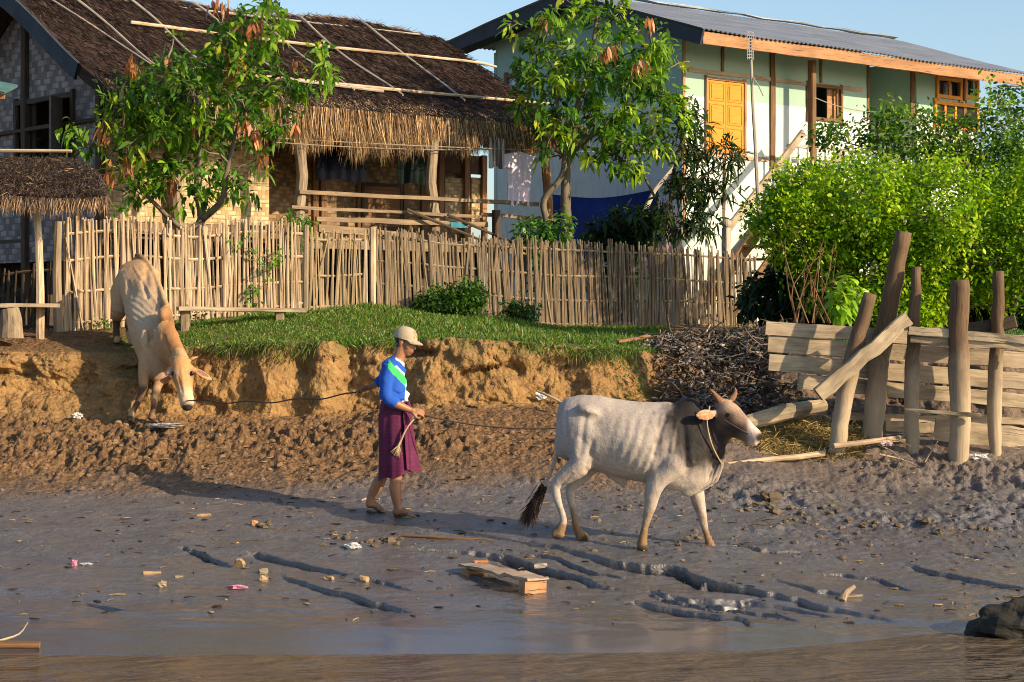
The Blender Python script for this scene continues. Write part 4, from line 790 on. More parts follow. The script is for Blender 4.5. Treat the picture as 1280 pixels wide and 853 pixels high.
def branches(mb, trunk, targets, r_tip=.006, r_add=.010, bend=.12):
    nodes = [np.array(p) for p in trunk]; rad = {}
    o = np.argsort([min(np.linalg.norm(t-q) for q in trunk) for t in targets])
    N = np.array(nodes)
    for i in o:
        t = targets[i]; d = np.linalg.norm(N-t, axis=1)+.6*np.maximum(0, N[:, 2]-t[2]); j = np.argmin(d); a = N[j]; L = np.linalg.norm(t-a)
        m1 = a*.6+t*.4+rng.normal(0, bend, 3)*L*.5+Z3*L*.06; m2 = a*.25+t*.75+rng.normal(0, bend, 3)*L*.3
        r = r_tip+r_add*min(L, 1.2); mb.tube([a, m1, m2, t], [r*1.6, r*1.2, r, r_tip], 5)
        N = np.vstack([N, m1, m2, t])
M_bark = wood('smooth_bark', (.10, .085, .06), (.22, .18, .12), .85, .4)
MG = [(.06, .15, .016), (.10, .23, .018), (.18, .33, .02), (.04, .10, .015), (.28, .41, .028), (.07, .17, .02), (.40, .44, .04)]
def rosettes(mb, C0, Dirs, k, L, W, palette, probs, droop, spread=.9, rad=.05):
    n = len(C0); cl = np.array([palette[i] for i in rng.choice(len(palette), n, p=np.array(probs)/sum(probs))])
    O = np.repeat(C0, k, 0)+rng.normal(0, rad, (n*k, 3)); Dr = np.repeat(Dirs, k, 0)*.55+rng.normal(0, spread, (n*k, 3)); Dr[:, 2] -= .12
    cols = np.clip(np.repeat(cl, k, 0)*(1+rng.normal(0, .22, (n*k, 1)))+rng.normal(0, .006, (n*k, 3)), .004, 1)
    leafmesh(mb, O, Dr, rng.uniform(L*.45, L*1.25, n*k), rng.uniform(W*.7, W*1.2, n*k), cols, droop)
BROWN = [(.50, .21, .09), (.40, .15, .07), (.56, .28, .13), (.32, .13, .06)]
def mango(name, base, trunks, blobs, nclus, browns, label, L=.17, W=.042, tips=(), k=11, group=None, pal=MG, probs=(3, 4, 3, 2, 1.5, 2, .6)):
    r = empty(name, base); tag(r, label, 'tree', group); mb = MB(); nodes = []
    for pts, rr in trunks:
        q = crom(np.c_[np.array(pts), rr], 5); mb.tube(q[:, :3], q[:, 3], 8, jit=.05); nodes += list(q[2:, :3])
    C0, d = inblobs(blobs, nclus); cm = MB()
    branches(mb, nodes, [C0[i] for i in range(0, len(C0), 2)]+[np.array(b[0]) for b in browns]+[np.array(t) for t in tips]); mb.build('trunk', M_bark, r, smooth=True)
    rosettes(cm, C0, d, k, L, W, pal, probs, .45)
    if len(tips): T = np.array(tips); T = np.repeat(T, 4, 0)+rng.normal(0, .06, (len(T)*4, 3)); rosettes(cm, T, np.tile((0, 0, .3), (len(T), 1)), 10, L*1.05, W, [(.22, .36, .03), (.16, .30, .03)], (1, 1), 1.0, .6)
    crown = cm.build('crown', M_leaf, r)
    for c_, rr_, nn in browns:              # clusters of limp coppery young leaves
        bm_ = MB(); O = np.array(c_)+rng.normal(0, 1, (nn, 3))*rr_*np.array((.5, .5, .35)); Dr = rng.normal(0, .35, (nn, 3)); Dr[:, 2] = -1
        leafmesh(bm_, O, Dr, rng.uniform(.12, .22, nn), rng.uniform(.035, .055, nn), mixcols(nn, BROWN, .2), .2); bm_.build('young_leaf_cluster', M_leaf, crown)
    return r
D1 = 24.9
def BC(px, py, r=.10, n=16, D=24.6): return (P(px, py, D), r, n)
mango('mango_tree', P(262, 392, 24.9), [
    ([P(240, 400, 24.9), P(246, 300, 24.9), P(252, 270, 24.85), P(247, 235, 24.9), P(250, 190, 24.9), P(246, 120, 24.9)], [.07, .06, .055, .05, .035, .02]),
    ([P(252, 275, 24.85), P(278, 250, 24.7), P(283, 215, 24.7), P(300, 150, 24.8), P(325, 60, 24.8)], [.05, .042, .035, .025, .012]),
    ([P(262, 168, 24.7), P(300, 128, 24.6), P(350, 100, 24.6), P(405, 85, 24.5)], [.03, .025, .018, .008]),
    ([P(248, 280, 24.8), P(222, 282, 24.7), P(140, 200, 24.8), P(95, 172, 24.7)], [.035, .03, .02, .008])],
    [pblob(215, 110, D1, 60, 60, .6), pblob(265, 130, D1, 80, 62, .8), pblob(190, 170, D1, 55, 60, .6), pblob(270, 200, D1, 60, 50, .6), pblob(175, 215, D1, 42, 40, .5), pblob(330, 120, D1-.2, 45, 50, .4), pblob(250, 70, D1, 50, 35, .5), pblob(300, 45, D1, 40, 35, .4), pblob(338, 28, D1-.2, 22, 35, .3), pblob(318, 210, D1-.2, 22, 40, .3), pblob(375, 105, D1-.3, 28, 22, .25), pblob(403, 82, D1-.3, 20, 22, .2), pblob(120, 172, D1-.2, 30, 18, .2), pblob(160, 245, D1-.2, 28, 20, .3), pblob(155, 130, D1, 35, 40, .4), pblob(230, 232, D1-.1, 60, 26, .4), pblob(300, 90, D1-.1, 50, 45, .5)],
    440, [BC(166, 78), BC(210, 72, .05, 6), BC(318, 30, .14, 28), BC(293, 70, .12, 22), BC(288, 88), BC(275, 5, .12, 20), BC(243, 150, .06, 8), BC(305, 150, .10, 16), BC(318, 165, .06, 8), BC(370, 75, .05, 8), BC(370, 155, .05, 8), BC(122, 165, .10, 12), BC(158, 200, .14, 22), BC(216, 225, .08, 14), BC(330, 195, .07, 8), BC(135, 215, .08, 10)],
    'leafy mango tree with coppery limp young leaves behind the pale bamboo fence', tips=[P(350, 20, 24.5), P(342, 45, 24.5), P(405, 78, 24.4), P(412, 90, 24.4), P(90, 168, 24.5), P(335, 10, 24.5)], L=.145, W=.050)
D2 = 28.6
mango('mango_tree', P(708, 402, D2), [
    ([P(708, 404, D2), P(709, 300, D2), P(707, 240, D2), P(712, 170, D2), P(735, 90, D2), P(748, 10, D2)], [.085, .08, .07, .055, .035, .02]),
    ([P(682, 404, D2-.1), P(684, 290, D2-.1), P(680, 250, D2-.1), P(705, 210, D2-.1), P(695, 120, D2), P(680, 50, D2)], [.05, .05, .045, .04, .025, .012]),
    ([P(712, 190, D2), P(765, 150, D2), P(810, 110, D2)], [.045, .03, .012])],
    [pblob(740, 60, D2, 72, 62, .9), pblob(700, 110, D2, 62, 60, .8), pblob(785, 130, D2, 66, 62, .8), pblob(745, 175, D2, 80, 45, .8), pblob(810, 70, D2, 45, 50, .6), pblob(745, 5, D2, 45, 35, .6), pblob(675, 60, D2, 38, 40, .5), pblob(700, 165, D2, 30, 30, .5), pblob(830, 150, D2, 35, 40, .5), pblob(775, 205, D2, 38, 20, .4), pblob(650, 35, D2-.3, 22, 14, .3)],
    410, [BC(757, 62, .10, 14, D2-.9), BC(800, 78, .09, 12, D2-.9), BC(810, 25, .09, 12, D2-.9), BC(680, 22, .07, 10, D2-.6), BC(768, 58, .05, 8, D2-.9)],
    'tall mango tree between the thatched house and the pale green house', tips=[P(815, 60, D2-.8), P(826, 62, D2-.8), P(700, 100, D2-.8), P(680, 20, D2-.6)], L=.165, W=.055)
DK = [(.018, .045, .014), (.03, .065, .02), (.05, .09, .02), (.07, .085, .02)]
mango('slender_tree', P(850, 405, 28.9), [
    ([P(848, 406, 28.9), P(845, 320, 28.9), P(838, 250, 28.9), P(848, 190, 28.9), P(862, 150, 28.9)], [.035, .032, .028, .02, .01]),
    ([P(842, 290, 28.9), P(815, 240, 28.9), P(800, 210, 28.9)], [.025, .02, .01]), ([P(840, 250, 28.9), P(880, 220, 28.8), P(915, 195, 28.8)], [.02, .015, .008])],
    [pblob(862, 160, 28.9, 22, 35, .3), pblob(870, 215, 28.9, 30, 35, .3), pblob(905, 195, 28.8, 24, 22, .25), pblob(850, 260, 28.8, 26, 40, .3), pblob(880, 280, 28.8, 18, 22, .2), pblob(905, 235, 28.8, 18, 12, .2)],
    210, [], 'slender dark leaved young tree in front of the white wall', L=.21, W=.035, k=8, pal=DK, probs=(3, 3, 2, 1))
def bushy(name, base, blobs, n, L, W, pal, probs, label, cat='bush', twigs=60, r0=.02, k=7, rad=.05, droop=.2, spread=1.0, group=None, shell=.6, lumps=0):
    r = empty(name, base); tag(r, label, cat, group)
    if lumps:                                # smaller lobes on the big ones, so the outline is uneven
        nb = list(blobs)
        for _ in range(lumps):
            b = blobs[rng.integers(len(blobs))]; d = rng.normal(0, 1, 3); d[1] -= .5; d /= np.linalg.norm(d); q = np.array(b[:3])+d*np.array(b[3:6])*.92; s_ = rng.uniform(.14, .34)*np.mean(b[3:6]); nb.append((*q, s_*1.1, s_, s_))
        blobs = nb
    C0, d = inblobs(blobs, n, shell); g0 = gz(base[0], base[1]); C0[:, 2] = np.maximum(C0[:, 2], g0+.03)
    mb = MB(); b = np.array(base); b[2] = g0-.05; stem = [b+Z3*q+rng.normal(0, .03, 3) for q in np.linspace(0, max(.1, np.median(C0[:, 2])-g0), 4)]
    mb.tube(stem, [r0*1.6, r0*1.3, r0, r0*.8], 7); branches(mb, stem, [C0[i] for i in rng.choice(n, min(twigs, n), replace=False)], .003, r0*.4); mb.build('stem' if cat != 'tree' else 'trunk', M_bark, r)
    cm = MB(); rosettes(cm, C0, d, k, L, W, pal, probs, droop, spread, rad); cm.build('crown' if cat in ('tree', 'bush') else 'foliage', M_leaf, r); return r
BG = [(.24, .40, .012), (.33, .48, .015), (.13, .26, .01), (.44, .54, .03), (.05, .13, .01)]
DB = 23.6
bushy('bush', P(1110, 404, DB), [pblob(1010, 285, DB, 62, 62, .8), pblob(1080, 260, DB, 85, 70, .9), pblob(1180, 290, DB, 90, 95, 1.), pblob(1120, 340, DB, 90, 80, .9), pblob(1260, 300, DB, 70, 90, 1.), pblob(1030, 330, DB, 45, 50, .5), pblob(960, 275, DB, 34, 32, .4), pblob(1010, 235, DB, 45, 32, .5), pblob(1320, 260, DB, 60, 100, 1.)],
      7800, .062, .036, BG, (4, 4, 3, 2, 2), 'big bright green small leaved bush behind the plank wall', twigs=240, r0=.04, k=9, rad=.06, lumps=55)
DU = 25.6
UG = [(.05, .14, .015), (.08, .19, .015), (.15, .28, .02), (.24, .34, .03), (.03, .08, .012)]
bushy('shrub_tree', P(1215, 404, DU), [pblob(1210, 185, DU, 70, 50, .6), pblob(1150, 165, DU, 55, 28, .5), pblob(1075, 165, DU, 50, 22, .4), pblob(1255, 150, DU, 36, 50, .5), pblob(1030, 168, DU, 26, 14, .3), pblob(1140, 200, DU, 90, 35, .5), pblob(1110, 140, DU, 20, 12, .3), pblob(1300, 170, DU, 50, 80, .6), pblob(1270, 230, DU, 50, 60, .5)],
      1000, .075, .042, UG, (3, 3, 3, 2, 2), 'airy taller shrub with feathery shoots in front of the orange windows', 'tree', twigs=260, r0=.04, k=9, rad=.07, lumps=30, shell=.5)
bushy('leafy_plant', P(1053, 398, 22.9), [pblob(1053, 372, 22.4, 24, 24, .25)], 26, .16, .075, [(.30, .46, .03), (.22, .38, .03)], (1, 1), 'light green broad leaved plant standing between the leaning posts', 'plant', twigs=16, r0=.012, k=6, rad=.04, droop=.7)
bushy('dark_bush', P(960, 404, 24.0), [pblob(955, 375, 24, 28, 30, .3), pblob(985, 350, 24, 20, 40, .3)], 160, .14, .06, [(.012, .035, .012), (.02, .05, .015), (.03, .06, .02)], (1, 1, 1), 'dark leaved bush at the right end of the long bamboo fence', twigs=40, r0=.02, k=7, rad=.06, droop=.5)
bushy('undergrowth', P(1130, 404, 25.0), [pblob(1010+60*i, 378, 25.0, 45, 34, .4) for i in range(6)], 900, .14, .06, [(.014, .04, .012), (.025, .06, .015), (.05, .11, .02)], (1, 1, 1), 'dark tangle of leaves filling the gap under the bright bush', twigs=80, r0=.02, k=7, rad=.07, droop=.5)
bushy('dark_bush', P(785, 402, 29.8), [pblob(790, 282, 29.8, 36, 25, .4), pblob(770, 330, 29.8, 30, 60, .3), pblob(745, 290, 29.8, 12, 16, .2)], 260, .17, .07, [(.02, .055, .015), (.035, .08, .018), (.02, .04, .012)], (1, 1, 1), 'dark broad leaved bush in front of the blue tarpaulin', twigs=40, r0=.025, k=6, rad=.07, droop=.6)
bushy('young_shrub', P(680, 402, 27.6), [pblob(665, 292, 27.6, 22, 18, .3), pblob(700, 285, 27.6, 16, 20, .2), pblob(680, 330, 27.6, 18, 50, .25)], 150, .10, .05, [(.06, .17, .02), (.10, .24, .02), (.04, .11, .015)], (1, 1, 1), 'young green shrub rising behind the fence at the foot of the tall mango tree', twigs=40, r0=.015, k=7, rad=.06, droop=.4)
bushy('weed_clump', P(565, 392, 25.2), [pblob(565, 376, 25.2, 40, 16, .3), pblob(585, 372, 25.2, 25, 18, .3), pblob(540, 380, 25.2, 20, 12, .2)], 420, .07, .03, [(.045, .12, .02), (.07, .17, .02), (.03, .08, .015)], (1, 1, 1), 'low dark green weed clump against the middle of the long fence', 'plant', twigs=30, r0=.008, k=7, rad=.05)
bushy('weed_clump', P(648, 402, 25.8), [pblob(650, 390, 25.8, 22, 9, .2)], 110, .07, .028, [(.045, .12, .02), (.03, .09, .018)], (1, 1), 'smaller weed clump at the foot of the grey fence', 'plant', twigs=12, r0=.006, k=7, rad=.05)
bushy('fern_plant', P(372, 290, 24.9), [pblob(372, 278, 24.9, 18, 16, .2), pblob(372, 330, 24.9, 8, 55, .15)], 60, .15, .02, [(.06, .19, .02), (.10, .26, .03)], (1, 1), 'feathery green plant poking over the fence beside the verandah post', 'plant', twigs=20, r0=.01, k=9, rad=.03, droop=.6)
bushy('vine_plant', P(330, 345, 23.9), [pblob(300, 300, 23.9, 8, 12, .05), pblob(345, 320, 23.95, 10, 14, .06), pblob(322, 345, 23.9, 12, 40, .05)], 26, .075, .045, [(.10, .26, .03), (.16, .32, .03)], (1, 1), 'few green vine leaves climbing the right half of the pale fence', 'plant', twigs=10, r0=.006, k=4, rad=.04)
bushy('weed_clump', P(245, 412, 22.9), [pblob(243, 403, 22.9, 12, 10, .12), pblob(128, 408, 22.9, 10, 6, .1)], 36, .06, .025, [(.08, .2, .02), (.05, .14, .02)], (1, 1), 'small weed clump at the base of the pale fence beside the tan cow', 'plant', twigs=8, r0=.005, k=6, rad=.04)
mb = MB()                                    # bare dead shoots by the leaning posts
for _ in range(16):
    a = P(random.uniform(990, 1040), 404, random.uniform(21.9, 22.6)); e = a+np.array((random.uniform(-.35, .35), random.uniform(-.2, .2), random.uniform(.4, .95))); m_ = (a+e)/2+rng.normal(0, .07, 3); mb.tube([a, m_, e], [.010, .007, .003], 5, sm=3)
tag(mb.build('dead_shrub', M_brownwood), 'bare brown dead shrub between the fence end and the leaning posts', 'shrub')

# ---- grass
n = 52000; x = rng.uniform(-4.6, 2.1, n); D = De(x)-.07+rng.uniform(0, 1, n)**1.35*np.interp(x, (-4.6, -2.5, -1.7, 2.1), (1.8, 3.1, 4.0, 6.3))
dens = sst(-.55, .15, fbm(x*1.4, D*1.1, 0., 3))*sst(-4.6, -3.4, x+.4*vn(x*3, D*3))*np.where(x > 1.55, .45, 1)
dens *= np.where((x < -2.2) & (D < De(x)+.35), .35, 1); k = rng.uniform(0, 1, n) < dens; x, D = x[k], D[k]; n = len(x); z = fine_h(x, D, False)-.01
O = np.c_[x, D, z]; dr = rng.normal(0, .35, (n, 3)); dr[:, 2] = 1; dr[:, 1] -= .15; dr /= np.linalg.norm(dr, axis=1)[:, None]
L = rng.uniform(.022, .075, n)*(1+.7*sst(.1, .6, vn(x*1.7+3, D*1.7)))*np.interp(x, (-4, -1, 2), (.7, 1.1, 1.1)); mb = MB()
straws(mb, O, dr, L, rng.uniform(.008, .014, n), mixcols(n, [(.06, .15, .02), (.10, .21, .025), (.15, .26, .03), (.20, .22, .05), (.05, .11, .02)], .2), .5)
n = 2600; x = rng.uniform(-3.3, 1.9, n); D = De(x)+rng.uniform(-.12, .04, n); k = rng.uniform(0, 1, n) < sst(-.3, .4, vn(x*2.3, 4.)); x, D = x[k], D[k]; n = len(x); O = np.c_[x, D, fine_h(x, D+.06, False)]; dr = rng.normal(0, .4, (n, 3)); dr[:, 1] -= .8; dr[:, 2] -= .1; dr /= np.linalg.norm(dr, axis=1)[:, None]
straws(mb, O, dr, rng.uniform(.06, .16, n), .010, mixcols(n, [(.08, .15, .025), (.20, .19, .07), (.12, .18, .03)], .2), .9)
n = 2600; x = rng.uniform(.85, 1.95, n); D = rng.uniform(20.75, 21.5, n); k = rng.uniform(0, 1, n) < sst(0., .5, vn(x*3, D*4)); x, D = x[k], D[k]; n = len(x); O = np.c_[x, D, fine_h(x, D, False)]; dr = rng.normal(0, .5, (n, 3)); dr[:, 2] += .6; dr[:, 1] -= .4; dr /= np.linalg.norm(dr, axis=1)[:, None]
straws(mb, O, dr, rng.uniform(.04, .10, n), .009, mixcols(n, [(.08, .15, .025), (.16, .17, .06)], .2), .6)
n = 9000; x = rng.uniform(2.6, 6.5, n); D = De(x)+rng.uniform(0, 2.5, n); O = np.c_[x, D, fine_h(x, D, False)]; dr = rng.normal(0, .3, (n, 3)); dr[:, 2] = 1; dr /= np.linalg.norm(dr, axis=1)[:, None]
straws(mb, O, dr, rng.uniform(.06, .16, n), .012, mixcols(n, [(.05, .13, .02), (.09, .18, .03)], .2), .5)
tag(mb.build('grass', M_leaf, base=(0, 22, 0)), 'short green grass on top of the clay bank', 'grass', None, 'stuff')

# ---- rubble heap, straw, clods
def chunk(mb, c, s, cols, seed, sq=(1, 1, .6), n=7, m=4):
    R_ = Matrix.Rotation(random.uniform(0, 6.28), 3, 'Z') @ Matrix.Rotation(random.uniform(-.5, .5), 3, 'X'); mb.ell(c, (s*sq[0], s*sq[1], s*sq[2]), np.array(R_), n=n, m=m, col=cols, noise=.5, nf=1.6, seed=seed)
M_rub = vcol('rubble', .9, 0, .35, 30., .2, .5)
M_bit = vcol('litter_wood', .75, 0, .3, 60., .3, .4)
M_clod = vcol('clod', .88, 0, .3, 30., .15, .6)
mb = MB()
def heap_pt(u, v): # u across, v up the slope
    px = 792+190*u; D = 23.4-2.5*v; x = (px-640)/F*D; return np.array((x, D, float(gz(x, D))))
for i in range(420):
    v = random.random()**.8; p = heap_pt(random.random()**.85 if v < .6 else random.uniform(.3, 1), v); c = random.choice([(.16, .14, .13), (.24, .20, .17), (.10, .085, .08), (.32, .29, .27), (.20, .13, .08), (.13, .12, .13), (.40, .36, .33)])
    chunk(mb, p+(0, 0, random.uniform(0, .10)), random.uniform(.012, .045), c, i, (1, random.uniform(.5, 1), random.uniform(.3, .7)), 6, 4)
for i in range(620):
    v = random.random(); p = heap_pt(random.uniform(.2, 1.05), v)+(0, 0, random.uniform(.03, .14)); d = rng.normal(0, 1, 3); d[2] *= .45; d /= np.linalg.norm(d); l = random.uniform(.08, .40); c = random.choice([(.10, .075, .05), (.20, .155, .105), (.06, .045, .035), (.13, .115, .10)])
    mb.tube([p, p+d*l*.5+rng.normal(0, .03, 3), p+d*l], [.008, .006, .003], 5, col=c)
n = 4200; P0 = np.array([heap_pt(random.uniform(.15, 1.05), random.random())+(0, 0, random.uniform(.02, .12)) for _ in range(n)]); leafmesh(mb, P0, rng.normal(0, 1, (n, 3))*(1, 1, .5), rng.uniform(.05, .16, n), rng.uniform(.015, .04, n), mixcols(n, [(.11, .08, .06), (.17, .135, .11), (.07, .055, .045), (.22, .16, .10), (.24, .22, .21)], .25), .3)
tag(mb.build('rubble', M_rub), 'heap of grey rubbish, dry leaves and broken sticks spilling down the bank', 'rubble', None, 'stuff')
def rock(name, px, py, D, s, cols, label, sq=(1, .8, .75), seed=1, cat='rock', lift=.4):
    p = P(px, py, D); p[2] = gz(p[0], p[1])+s*sq[2]*lift; mb = MB(); mb.ell(p, (s*sq[0], s*sq[1], s*sq[2]), None, n=28, m=18, col=cols, noise=.55, nf=1.7, seed=seed); return tag(mb.build(name, M_rub, smooth=False), label, cat)
rock('rock', 855, 420, 23.1, .115, (.34, .19, .10), 'orange brown rock on the bank edge beside the rubbish heap', (1, .8, .9), 3)
rock('rock', 846, 410, 23.6, .12, (.30, .29, .29), 'pale grey rock just behind the orange brown rock', (1.1, .8, .6), 5)
rock('rock', 948, 425, 22.8, .085, (.40, .38, .37), 'smooth whitish stone near the top of the rubbish heap', (1.1, .8, .6), 7)
for (x0, y0, x1, y1, D0, D1_, r, lb) in ((868, 432, 888, 406, 22.7, 22.8, .012, 'thin pale stick standing up out of the rubbish heap'), (926, 440, 940, 422, 21.9, 22.2, .018, 'short yellow stick poking from the rubbish heap')):
    mb = MB(); mb.tube([P(x0, y0, D0), P((x0+x1)/2+2, (y0+y1)/2, D0), P(x1, y1, D1_)], [r, r, r*.7], 6, sm=3); tag(mb.build('stick', M_bamboo), lb, 'stick')
mb = MB(); q = P(790, 432, 22.6); q[2] = gz(q[0], q[1])+.03; mb.beam(q-(.16, 0, -.03), q+(.2, .1, .09), .12, .03, Z3); tag(mb.build('board_scrap', M_fascia), 'small orange brown board scrap on the grass edge', 'board')
mb = MB(); n = 14000; x = rng.uniform(2.0, 3.65, n); D = rng.uniform(19.4, 20.75, n)
k = (np.abs((x-2.9)/.85)**2+np.abs((D-20.15)/.6)**2+.35*vn(x*5, D*5) < 1); x, D = x[k], D[k]; n = len(x)
hh = .20*np.clip(1-((x-3.0)/.75)**2-((D-20.3)/.6)**2, 0, 1); O = np.c_[x, D, fine_h(x, D, False)+hh*rng.uniform(.3, 1, n)]; dr = rng.normal(0, 1, (n, 3))*(1, 1, .45); dr /= np.linalg.norm(dr, axis=1)[:, None]
straws(mb, O, dr, rng.uniform(.05, .20, n), rng.uniform(.004, .008, n), mixcols(n, [(.30, .21, .08), (.20, .14, .06), (.38, .28, .12), (.14, .12, .04)], .2), .3)
tag(mb.build('dry_grass', M_straw), 'tangled dry straw lying at the foot of the plank wall', 'straw', None, 'stuff')
mb = MB()
for i in range(1000):
    u = random.random()
    if u < .7: x = random.uniform(-5.6, 1.5); D = random.gauss(19.5-.05*x, .75)
    else: x = random.uniform(.5, 5.2); D = random.gauss(17.6, .8)
    if not 15.5 < D < 20.9: continue
    s = random.choice((.010, .014, .018, .025, .038))*random.uniform(.7, 1.1); dry_ = float(sst(18.3, 19.2, D)); c = np.array((.13, .105, .085))*(1-dry_)+np.array((.22, .14, .075))*dry_
    chunk(mb, (x, D, gz(x, D)-s*.05), s, tuple(c*random.uniform(.7, 1.2)), i, (1, 1, .6), 7, 5)
for px, py, s, m_ in ((1035, 672, .035, 3), (1150, 660, .06, 5), (1170, 668, .05, 4), (1000, 652, .05, 4), (965, 633, .08, 5), (975, 636, .06, 3), (850, 680, .03, 3), (475, 679, .07, 5), (460, 678, .04, 5), (870, 672, .04, 4), (1040, 638, .05, 4), (430, 672, .04, 5), (330, 655, .04, 4), (1080, 655, .05, 6), (1230, 660, .04, 5)):
    q = G(px, py)
    for j in range(m_): s2 = s*random.uniform(.4, 1); a = q+(random.gauss(0, s*1.6), random.gauss(0, s*1.5), 0); chunk(mb, (a[0], a[1], gz(a[0], a[1])+s2*.2), s2, (.125, .095, .062), j+px, (1, 1, .6), 8, 6)
tag(mb.build('mud_clods', M_clod), 'loose clods of mud scattered over the trodden bank', 'clods', None, 'stuff')

def rotm_(a): return np.array(((math.cos(a), -math.sin(a), 0), (math.sin(a), math.cos(a), 0), (0, 0, 1)))
mb = MB()                                    # specks of twig, husk and dead leaf trodden into the mud
for i in range(900):
    x = random.uniform(-5.6, 5.4); D = random.choice((random.uniform(13.9, 17.8), random.gauss(18.6, 1.0)))
    if D > 20.9: continue
    z = gz(x, D)+.004; a = random.uniform(0, 6.28); l = random.uniform(.02, .10)*(1.6 if random.random() < .06 else 1); d_ = np.array((math.cos(a), math.sin(a), random.uniform(-.05, .12)))
    c = random.choice([(.05, .035, .025), (.09, .06, .035), (.30, .22, .13), (.16, .11, .06), (.03, .025, .02)])
    if i % 3: mb.tube([(x, D, z), np.array((x, D, z+.004))+d_*l*.5, np.array((x, D, z))+d_*l], [.004, .0045, .002], 4, col=c)
    else: mb.ell((x, D, z), (l*.5, l*.3, .006), rotm_(a), n=7, m=4, col=c, noise=.5, seed=i)
tag(mb.build('mud_debris', M_rub), 'small twigs and dead leaf flecks trodden into the mud', 'debris', None, 'stuff')
# ------------------------------------------------------------------ driftwood, litter and other loose things
def lying(name, pts, r, mat, label, cat, jit=.06, n=9, lift=.6, abs_=False, sm=4):
    P0 = []
    for q in pts:
        if abs_: P0.append(q)
        else: g = G(*q); g[2] = gz(g[0], g[1])+(r[0] if np.ndim(r) else r)*lift; P0.append(g)
    mb = MB(); mb.tube(P0, r, n, jit=jit, sm=sm); return tag(mb.build(name, mat), label, cat)
lying('driftwood_log', [P(935, 528, 19.9), P(985, 515, 20.0), P(1030, 507, 20.2)], [.075, .085, .07], M_plank, 'thick pale log jutting out beside the white cow muzzle', 'log', abs_=True)
lying('branch', [P(908, 581, 19.3), P(960, 575, 19.4), P(1000, 571, 19.5), P(1030, 567, 19.6)], [.022, .028, .03, .03], M_bamboo, 'long pale branch lying below the thick log', 'branch', abs_=True)
lying('branch', [P(1042, 558, 19.5), P(1090, 552, 19.6), P(1137, 545, 19.9)], [.03, .028, .02], M_bamboo, 'pale branch lying between the second and third posts', 'branch', abs_=True)
for i, (x0, y0, x1, y1) in enumerate(((1098, 556, 1128, 575), (1100, 568, 1150, 584), (1108, 548, 1138, 558), (1150, 590, 1172, 552))):
    lying('thin_stick', [P(x0, y0, 19.5), P((x0+x1)/2, (y0+y1)/2-2, 19.5), P(x1, y1, 19.3)], [.008, .007, .004], M_bamboo, ['thin stick leaning low against the foot of the thick second post', 'long thin stick on the mud below the third post', 'short thin stick beside the pale branch under the planks', 'thin stick sloping up behind the foot of the fourth post'][i], 'stick', abs_=True)
M_pl_green = plain('green_plastic', (.01, .09, .05), None, .4, 6, .5); M_wh = plain('white_plastic', (.60, .59, .58), (.36, .35, .36), .7, 12, .2); M_pk = plain('pink_plastic', (.60, .14, .26), (.5, .3, .36), .5, 12, .5)
def crumple(name, px, py, w, h, mat, label, cat='litter', seed=1, D=None, lift=.5):
    q = G(px, py) if D is None else P(px, py, D); mb = MB(); mb.ell(q+Z3*h*lift, (w, w*.7, h), None, n=22, m=14, col=(.5, .5, .5), noise=1.1, nf=2.6, seed=seed); return tag(mb.build(name, mat), label, cat)
crumple('green_bag', 1012, 505, .13, .035, M_pl_green, 'dark green plastic bag crumpled under the low end of the planks', 'bag', 3, 20.6)
crumple('plastic_bag', 441, 685, .06, .022, M_wh, 'crumpled clear white plastic bag on the grey mud', 'bag', 5)
crumple('plastic_scrap', 298, 735, .06, .012, M_pk, 'pink and white plastic scrap on the grey mud', 'litter', 6)
crumple('plastic_scrap', 93, 707, .02, .025, M_pk, 'tiny red pink scrap standing in the mud at left', 'litter', 7)
crumple('plastic_scrap', 107, 706, .05, .008, M_wh, 'flat pale scrap beside the tiny red pink scrap', 'litter', 8)
crumple('wrapper', 97, 523, .05, .03, M_wh, 'small white wrapper on the bank below the shaded clay', 'litter', 9)
crumple('paper_scrap', 676, 498, .05, .035, M_wh, 'small white paper scrap at the foot of the clay bank', 'litter', 11)
crumple('white_rag', 207, 534, .16, .02, M_wh, 'white rag lying by the front hooves of the tan cow', 'rag', 12)
crumple('white_scrap', 1222, 575, .10, .035, M_wh, 'crumpled white scrap between the fourth and fifth posts', 'litter', 13, 19.6)
crumple('pink_scrap', 1108, 556, .06, .02, plain('pale_pink', (.6, .42, .45), None, .6), 'pale pink scrap among the sticks under the planks', 'litter', 14, 19.5)
M_cut = plain('cut_wood', (.46, .31, .16), (.16, .11, .07), .8, 22, .2, bs=.6)
def bit(px, py, l, r, ang, label, mat=None, name='wood_chunk', tilt=0., sq=1.):
    q = G(px, py); q[2] += r*.45*sq; l *= random.uniform(.85, 1.1); tilt = tilt or random.uniform(-.12, .12); d = np.array((math.cos(ang), math.sin(ang), tilt)); d /= np.linalg.norm(d); mb = MB()
    mb.tube([q-d*l*.5, q-d*l*.2, q+d*l*.25, q+d*l*.5], [r*.9, r, r*.95, r*.85], 9, jit=.26, flat=1/sq if sq < 1 else 1); return tag(mb.build(name, mat or M_cut), label, 'wood chunk')
bit(255, 646, .13, .018, .1, 'flat pale wood chip highest on the mud at left'); bit(190, 718, .13, .017, .35, 'long orange cut stick end on the mud at left')
bit(203, 733, .06, .028, .1, 'short brown stub just below the orange stick end', M_driftwood); bit(300, 709, .04, .042, 1.2, 'round pale cut wood disc standing on the mud', tilt=.2)
bit(329, 717, .07, .025, .5, 'upper brown chunk of the stacked pair on the mud', M_driftwood); bit(330, 727, .065, .03, .1, 'lower pale chunk of the stacked pair on the mud')
